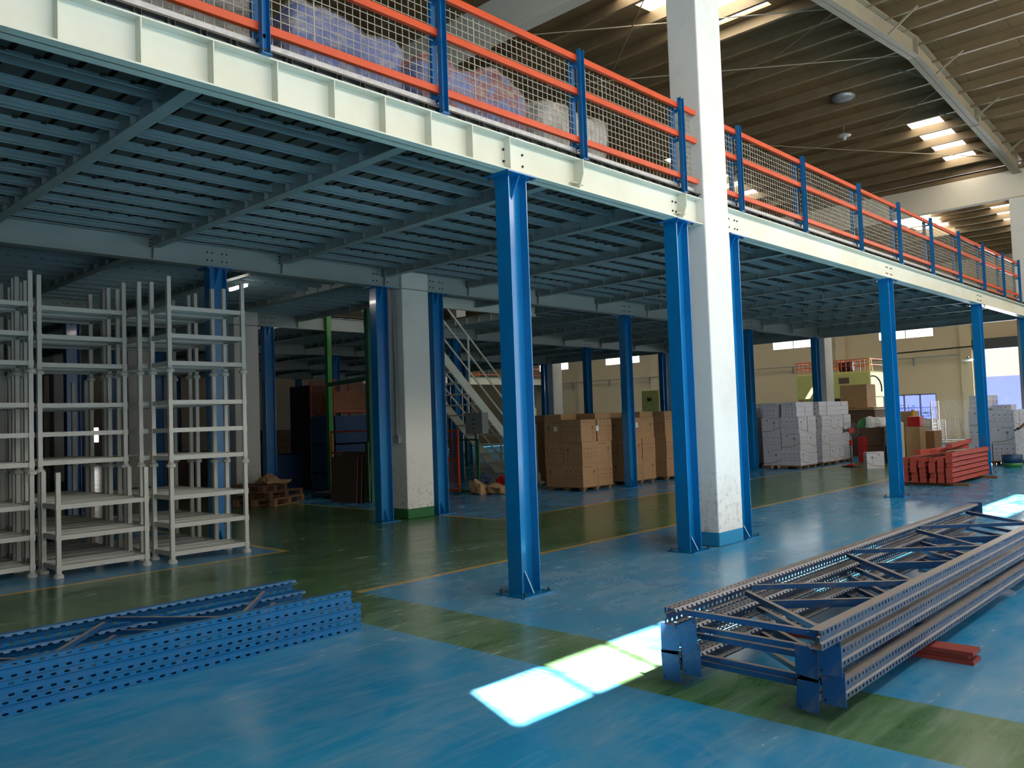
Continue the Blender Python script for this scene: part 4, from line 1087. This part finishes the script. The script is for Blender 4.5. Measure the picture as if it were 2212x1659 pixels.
for k in range(9):
    for j in range(4):
        o = MB().cbox((12.1 + rnd.uniform(-.03, .03), 17.1 + j * .2, 2.0 + k * .055), (1.0, .16, .045), 0, Matrix.Rotation(rnd.uniform(-.05, .05), 3, 'Z')).obj('timber_offcut', M['plank'])
        tag(o, 'short pale timber lying in the wire cage, layer %s from below, %s from the front' % (ORD[k], ORD[j]), 'timber', 'short timbers in the wire cage')
def bin_(label, loc, s, mat='bin'):
    t = thing('storage_bin', label, 'bin', loc)
    b = MB().box(0, s[0], 0, .02, 0, s[2]).box(0, s[0], s[1] - .02, s[1], 0, s[2]).box(0, .02, 0, s[1], 0, s[2]).box(s[0] - .02, s[0], 0, s[1], 0, s[2]).box(0, s[0], 0, s[1], 0, .03)
    b.obj('shell', M[mat], t); r = MB(); z = .1
    while z < s[2] - .03: r.box(-.012, s[0] + .012, -.012, 0, z, z + .02).box(-.012, 0, -.012, s[1], z, z + .02); z += .1
    r.obj('ribs', M[mat], t); return t
bin_('blue ribbed bin under the wire cage of timbers', (11.55, 16.95, 1.16), (1.15, 1.0, .7)); bin_('blue ribbed bin on the floor below the other blue bin', (11.55, 16.95, .45), (1.15, 1.0, .7))
bin_('dark blue ribbed bin at the base of the bins behind the lift', (11.55, 16.95, 0.02), (1.15, 1.0, .4))
bin_('dark blue ribbed bin in the shade behind the old pallets', (11.0, 19.0, 0), (1.1, 1.0, .92)); bin_('tall dark crate standing left of the timber cage', (11.9, 18.6, 0), (.9, .9, 2.7), 'blackwood')
for k, (x, y, z, s) in enumerate(((13.0, 23.5, 0, (2.2, 1.2, 1.2)), (14.5, 25.5, 0, (2.4, 1.2, 1.35)), (13.4, 23.6, 1.21, (1.0, .8, .35)), (17.0, 29.0, 0, (3, 1.2, 1.3)), (10.5, 24.0, 0, (1.4, 1.2, 1.0)))):
    o = MB().box(x, x + s[0], y, y + s[1], z, z + s[2]).obj('packing_case', M['board'], bevel=.01)
    tag(o, 'brown packing case in the dark beyond the old pallets, %s of five from front' % ORD[k], 'case')
# lamps beneath the deck
t = thing('tube_lamp', 'lit fluorescent tube under the deck beside the blue column behind the racks', 'lamp', (6.9, 12.85, 4.0))
MB().tube((0, -.28, 0), (-.0, .28, 0), .02, 8).obj('tube', M['tube'], t); MB().box(-.03, .03, -.3, .3, .03, .06).box(-.01, .01, -.01, .01, .06, .12).obj('fitting', M['rackwhite'], t)
o = MB().lathe([(.01, .06), (.04, .03), (.045, 0), (.02, -.04)], (6.63, 17.76, 3.95), 12).tube((6.63, 17.76, 4.0), (6.63, 17.76, 4.225), .006, 6).obj('light_bulb', M['bulb'], smooth=True); tag(o, 'small round lit bulb shining behind the middle stacking rack', 'lamp')
o = MB().box(2.2, 2.62, 10.62, 10.95, .83, .97).obj('cardboard_box', M['brown'], bevel=.003); tag(o, 'brown cardboard box on the left rack, cut by the photo edge', 'box')
# small round blue tub between racks
o = MB().lathe([(.2, 0), (.24, .35), (.22, .36)], (4.3, 13.4, 0), 18).obj('plastic_tub', M['denim'], smooth=True); tag(o, 'blue plastic tub on the floor behind the stacking racks', 'tub')
# ================================================================== FAR END
t = thing('hydraulic_press', 'large pale yellow press with orange top railing before the far wall', 'machine', (36, 13.1, 0))
MB().box(0, 1.6, 0, 3.3, 2.05, 3.2).obj('crown', M['machine'], t, bevel=.06)
for y in (.0, 2.6): MB().box(.2, 1.4, y, y + .7, 0, 2.05).obj('leg', M['machine'], t)
MB().box(.1, 1.5, 0, 3.3, 0, .6).obj('bed', M['machine'], t); MB().box(.4, 1.2, .8, 2.5, 1.6, 2.05).obj('ram', M['darkgrey'], t)
for y in (.05, 2.95): MB().box(-.03, .0, y, y + .2, 1.85, 2.0).obj('red_sign', M['red'], t)
MB().box(-.012, 0, 1.9, 2.25, 2.75, 3.0).obj('green_emblem', M['lightgreen'], t); MB().box(-.012, 0, .9, 1.35, 2.7, 2.95).obj('rating_plate', M['board'], t)
r = MB()
for z in (3.45, 3.7): r.box(0, .03, 0, 3.3, z, z + .03).box(1.5, 1.53, 0, 3.3, z, z + .03).box(0, 1.5, 0, .03, z, z + .03).box(0, 1.5, 3.27, 3.3, z, z + .03)
k = 0
while k < 3.3: r.box(0, .03, k, k + .03, 3.2, 3.7); k += .2
r.obj('top_railing', M['orange'], t); MB().tube((.6, .9, 3.45), (.6, 1.5, 3.45), .22, 14).obj('motor', M['black'], t)
MB().tube((.8, .3, 3.2), (.8, .3, 3.8), .16, 10, r2=.1).obj('tank', M['machine'], t)
h = MB(); pv = None
for k in range(9):
    a = -.2 + k * .25; p = (0, -.1 - .35 * math.sin(a), 2.4 + .7 * math.cos(a) * .8)
    if pv: h.tube(pv, p, .03, 6)
    pv = p
h.obj('hose', M['black'], t)
t = thing('yellow_machine', 'mustard yellow machine cabinet behind the brown cartons', 'machine', (30, 19.8, 0)); MB().box(0, .9, 0, .9, 0, 2.7).obj('cabinet', M['machine'], t, bevel=.03); MB().tube((-.02, .45, 2.3), (-.14, .45, 2.3), .08, 10).obj('hand_wheel', M['black'], t)
t = thing('yellow_machine', 'small pale machine behind the brown cartons, left of the cream pillar', 'machine', (30, 27.6, 0)); MB().box(0, .8, 0, .8, 0, 2.2).obj('cabinet', M['machine'], t, bevel=.03); MB().tube((-.02, .35, 1.8), (-.1, .35, 1.8), .12, 12).obj('dial', M['black'], t)
t = thing('wall_fan', 'wall fan on a bracket high on the far wall beside the door', 'fan', (42.9, 11.1, 3.7))
MB().lathe([(.2, -.06), (.26, 0), (.2, .06)], seg=16).obj('guard', M['rackwhite'], t); MB().box(0, .5, -.04, .04, .1, .16).obj('bracket', M['grey'], t)
MB().bar((-.1, 4.3 - .9, .55), (-.1, -.6, .62), .05, .07).obj('boom', M['bolt'], t)
# shelf of boxes and odds at the far aisle
def crate(name, label, x0, x1, y0, y1, z0, z1, mat, cat='box', bevel=.006):
    o = MB().box(x0, x1, y0, y1, z0, z1).obj(name, M[mat], bevel=bevel); return tag(o, label, cat)
crate('cardboard_box', 'large brown box behind the red fan under the flat boards', 28.0, 29.3, 10.1, 11.9, 0, 1.55, 'board'); crate('flat_boards', 'pale flat boards lying on the large brown box', 27.9, 29.4, 10.0, 12.0, 1.56, 1.62, 'plank', 'boards')
crate('cardboard_box', 'tall light cardboard box standing on the flat boards', 28.2, 29.0, 10.4, 11.3, 1.63, 2.4, 'paper')
crate('cardboard_box', 'pinkish brown box on the trolley left of the blue column', 25.6, 26.1, 9.0, 9.65, .45, 1.0, 'board'); crate('cardboard_box', 'plain box under the pinkish brown one', 25.6, 26.2, 8.95, 9.75, .0, .44, 'board')
crate('cream_machine', 'cream sewing machine body between boxes left of the blue column', 25.3, 25.7, 8.45, 8.85, 0, 1.15, 'cream', 'machine', .04)
crate('cardboard_box', 'plain brown box under the dark red tub', 25.95, 26.45, 8.1, 8.5, 0, .99, 'paper')
crate('storage_tub', 'dark red tub by the cream machine', 26.0, 26.4, 8.1, 8.45, 1.0, 1.3, 'red', 'tub', .02)
crumple('white_cloth', 'white cloth bundle thrown over the pinkish box', (25.8, 9.25, 1.0), (.5, .5, .28), 21, 'label', 'cloth'); crumple('green_cloth', 'green cloth beside the white bundle', (25.8, 9.6, 1.0), (.3, .3, .22), 22, 'lightgreen', 'cloth')
crate('wooden_crate', 'light wooden crate right of the blue column', 26.6, 27.3, 7.9, 8.4, .3, .85, 'plank', 'crate'); crate('cardboard_box', 'pale grey box under the wooden crate', 26.6, 27.3, 7.85, 8.45, 0, .29, 'white')
crate('cardboard_box', 'tall tan box right of the blue column beside the yellow post', 28.6, 29.2, 9.1, 9.5, .0, 1.45, 'paper')
o = MB().tube((28.2, 8.98, 0), (28.2, 8.98, 1.5), .05, 10).obj('yellow_post', M['yellow']); tag(o, 'yellow post rising behind the light wooden crate', 'post')
o = MB().prism([(24.9, 9.35), (25.15, 9.35), (25.05, 9.55), (24.95, 9.55)], 'z', 0, .75).obj('fire_extinguisher_box', M['red'], bevel=.02); tag(o, 'red box stand behind the white cartons beside the fan', 'stand')
# hand truck
t = thing('hand_truck', 'thin black hand truck behind the blue column', 'trolley', (24.3, 8.35, 0))
for yy in (-.22, .22): MB().tube((0, yy, .1), (.1, yy, .9), .014).obj('side_tube', M['black'], t)
MB().tube((.1, -.22, .9), (.1, .22, .9), .014).obj('handle', M['black'], t); MB().box(-.22, 0, -.22, .22, .04, .05).obj('toe_plate', M['black'], t)
for yy in (-.24, .24): MB().tube((0.05, yy, .09), (0.05, yy + .04, .09), .09, 14).obj('wheel', M['black'], t)
# low steel stillages and empty mesh cage near the far wall
for k, (x, y) in enumerate(((40.8, 12.2), (40.8, 13.2))):
    t = thing('steel_stillage', 'low dark steel stillage by the far wall, %s one' % ['right', 'left'][k], 'stillage', (x, y, 0)); b = MB()
    for z in (.15, .3, .45, .6, .75): b.box(0, 1.0, 0, .9, z, z + .05)
    b.obj('stacked_plates', M['grey'], t)
    for (i, j) in ((0, 0), (1, 0), (0, .86), (1, .86)): MB().box(i - .03, i + .03, j, j + .06, 0, 1.0).obj('post', M['grey'], t)
wirebox('wire_cage', 'tall empty mesh cage before the far wall beside the right-hand cartons', (38.5, 9.9, .1), (1.0, 1.6, 1.7), 'wire')
wirebox('wire_cage', 'low empty mesh trolley before the far wall', (36.5, 9.3, .1), (1.0, 1.4, .9), 'wire')
for k, y in enumerate((12.9, 13.6)):
    t = thing('platform_trolley', 'white platform trolley on the far floor, %s of two' % ['right', 'left'][k], 'trolley', (34.5, y - .6, 0)); MB().box(0, .5, 0, .6, .12, .17).obj('platform', M['label'], t)
    for (i, j) in ((.05, .05), (.45, .05), (.05, .55), (.45, .55)): MB().tube((i, j - .02, .06), (i, j + .02, .06), .06, 10).obj('wheel', M['darkgrey'], t)
# second mezzanine far back
o = ibeam_x('main_beam', 37.5, 27.5, 43.2, 3.95, 4.4, .2, M['cream']); tag(o, 'cream beam of the second mezzanine in the far background', 'beam')
MB().box(27.5, 43.2, 37.4, 40.5, 4.41, 4.45).obj('second_deck', M['deck']); tag(bpy.data.objects['second_deck'], 'deck of the second mezzanine in the far background', 'deck')
t = thing('guard_railing', 'orange and blue railing of the second mezzanine far back', 'railing', (0, 0, 0))
x = 27.6
while x < 43.1: MB().box(x - .04, x + .04, 37.4, 37.46, 4.4, 5.5).obj('post', M['rail_blue'], t); x += 1.93
for z in (4.55, 5.0, 5.4): MB().box(27.5, 43.2, 37.38, 37.42, z, z + .06).obj('rail', M['orange'], t)
for k, (x, y) in enumerate(((30, 38.4), (33, 38.3), (36, 38.5))): crate('packing_case', 'brown packing case on the second mezzanine, %s from the left' % ORD[k], x, x + 1.6, y, y + 1.1, 4.46, 5.4, 'plank', 'case')
for k, x in enumerate((28.2, 34.8, 42.6)):
    o = MB().box(x - .1, x + .1, 37.4, 37.6, 0, 3.95).obj('steel_column', M['blue']); tag(o, 'slim blue column under the second mezzanine far back, %s from the left' % ORD[k], 'column')
# blue and green tub on the floor at the right edge
o = MB().lathe([(.2, 0), (.22, .1)], (23.7, 5.25, 0), 18).lathe([(.22, .1), (.235, .3)], (23.7, 5.25, 0), 18, 1).obj('plastic_tub', [M['lightgreen'], M['bin']], smooth=True); tag(o, 'blue plastic tub with a green bottom on the floor at the right edge', 'tub')
# ================================================================== PERSON at the right edge
t = thing('person', 'person in dark top and blue trousers reaching an arm to the white cartons', 'person', (24.05, 4.72, 0), math.radians(60))
def skin(name, chain, mat, parent, sub=2, root=0):
    me = bpy.data.meshes.new(name); vs = [c[0] for c in chain[0]]; es = chain[1]; me.from_pydata(vs, es, []); me.materials.append(mat)
    o = bpy.data.objects.new(name, me); COL.objects.link(o); o.parent = parent
    m = o.modifiers.new('skin', 'SKIN'); m.use_smooth_shade = True
    for i, c in enumerate(chain[0]):
        d = me.skin_vertices[0].data[i]; d.radius = (c[1], c[2] if len(c) > 2 else c[1]); d.use_root = (i == root)
    s = o.modifiers.new('sub', 'SUBSURF'); s.levels = sub; s.render_levels = sub
    return o
J = [((0, 0, .94), .15, .11), ((0, 0, 1.14), .14, .1), ((0, 0, 1.34), .17, .11), ((0, 0, 1.47), .08, .07), ((.01, 0, 1.54), .055), ((.02, 0, 1.62), .085, .095), ((.02, 0, 1.72), .08, .09),
     ((0, .19, 1.40), .055), ((.03, .27, 1.14), .045), ((.22, .30, .98), .036), ((.29, .30, .95), .03),
     ((0, -.19, 1.40), .055), ((0, -.26, 1.13), .045), ((.10, -.25, .9), .036), ((.13, -.25, .84), .03),
     ((0, .10, .88), .095), ((.02, .12, .5), .065), ((0, .12, .12), .045), ((.12, .12, .05), .045), ((0, -.10, .88), .095), ((-.04, -.12, .5), .065), ((-.06, -.12, .12), .045), ((.06, -.12, .05), .045)]
E_ = [(0, 1), (1, 2), (2, 3), (3, 4), (4, 5), (5, 6), (2, 7), (7, 8), (8, 9), (9, 10), (2, 11), (11, 12), (12, 13), (13, 14), (0, 15), (15, 16), (16, 17), (17, 18), (0, 19), (19, 20), (20, 21), (21, 22)]
body = skin('body', (J, E_), M['skin'], t)
skin('shirt', ([((0, 0, .92), .165, .125), ((0, 0, 1.14), .155, .115), ((0, 0, 1.34), .185, .125), ((0, 0, 1.45), .09, .08), ((0, .20, 1.40), .068), ((.02, .26, 1.20), .06), ((0, -.20, 1.40), .068), ((0, -.25, 1.20), .06)], [(0, 1), (1, 2), (2, 3), (2, 4), (4, 5), (2, 6), (6, 7)]), M['cloth'], t)
skin('trousers', ([((0, 0, .96), .165, .13), ((0, .10, .86), .11), ((.02, .12, .5), .085), ((0, .12, .10), .07), ((0, -.10, .86), .11), ((-.04, -.12, .5), .085), ((-.06, -.12, .10), .07)], [(0, 1), (1, 2), (2, 3), (0, 4), (4, 5), (5, 6)]), M['denim'], t)
MB().lathe([(.02, .13), (.09, .11), (.108, .04), (.1, -.03)], (.01, 0, 1.68), 16).obj('hair', M['black'], t, smooth=True)
for s in (1, -1):
    hx, hy, hz = ((.29, .30, .95) if s == 1 else (.13, -.25, .84)); dx, dz = (.9, -.35) if s == 1 else (.4, -.9)
    pl = [((hx, hy, hz), .028), ((hx + .07 * dx, hy, hz + .07 * dz), .036, .02)]; ed = [(0, 1)]
    for k, (oy, L) in enumerate(((-.028, .075), (-.01, .085), (.01, .08), (.028, .062))):
        i = len(pl); b0 = (hx + .085 * dx, hy + oy, hz + .085 * dz)
        pl += [(b0, .0095), ((b0[0] + L * .55 * dx, b0[1], b0[2] + L * .55 * dz), .009), ((b0[0] + L * (dx * .7 - .1), b0[1], b0[2] + L * (dz * .9 - .15)), .0075)]; ed += [(1, i), (i, i + 1), (i + 1, i + 2)]
    i = len(pl); pl += [((hx + .03 * dx, hy - .03 * s, hz + .03 * dz + .01), .011), ((hx + .07 * dx, hy - .06 * s, hz + .06 * dz + .01), .009)]; ed += [(0, i), (i, i + 1)]
    skin('glove', (pl, ed), M['glove'], t, 1)
for s in (1, -1):
    MB().lathe([(.012, -.006), (.014, 0), (.012, .006)], (.108, s * .033, 1.655), 8).obj('eye', M['black'], t)
    MB().cbox((.02, s * .092, 1.64), (.035, .02, .055)).obj('ear', M['skin'], t, bevel=.008)
    MB().box(-.08 + (0.02 if s > 0 else -.04), .17 + (0.02 if s > 0 else -.04), s * .12 - .045, s * .12 + .045, 0, .09).obj('shoe', M['black'], t, bevel=.02)
n = MB(); n.v = [(.105, -.012, 1.65), (.105, .012, 1.65), (.13, .0, 1.60), (.10, -.018, 1.60), (.10, .018, 1.60)]
for q in ((0, 1, 2), (0, 2, 3), (1, 4, 2), (3, 2, 4), (0, 3, 4, 1)): n.face(q)
n.obj('nose', M['skin'], t); MB().box(.09, .108, -.022, .022, 1.572, 1.58).obj('mouth', M['redwood'], t)
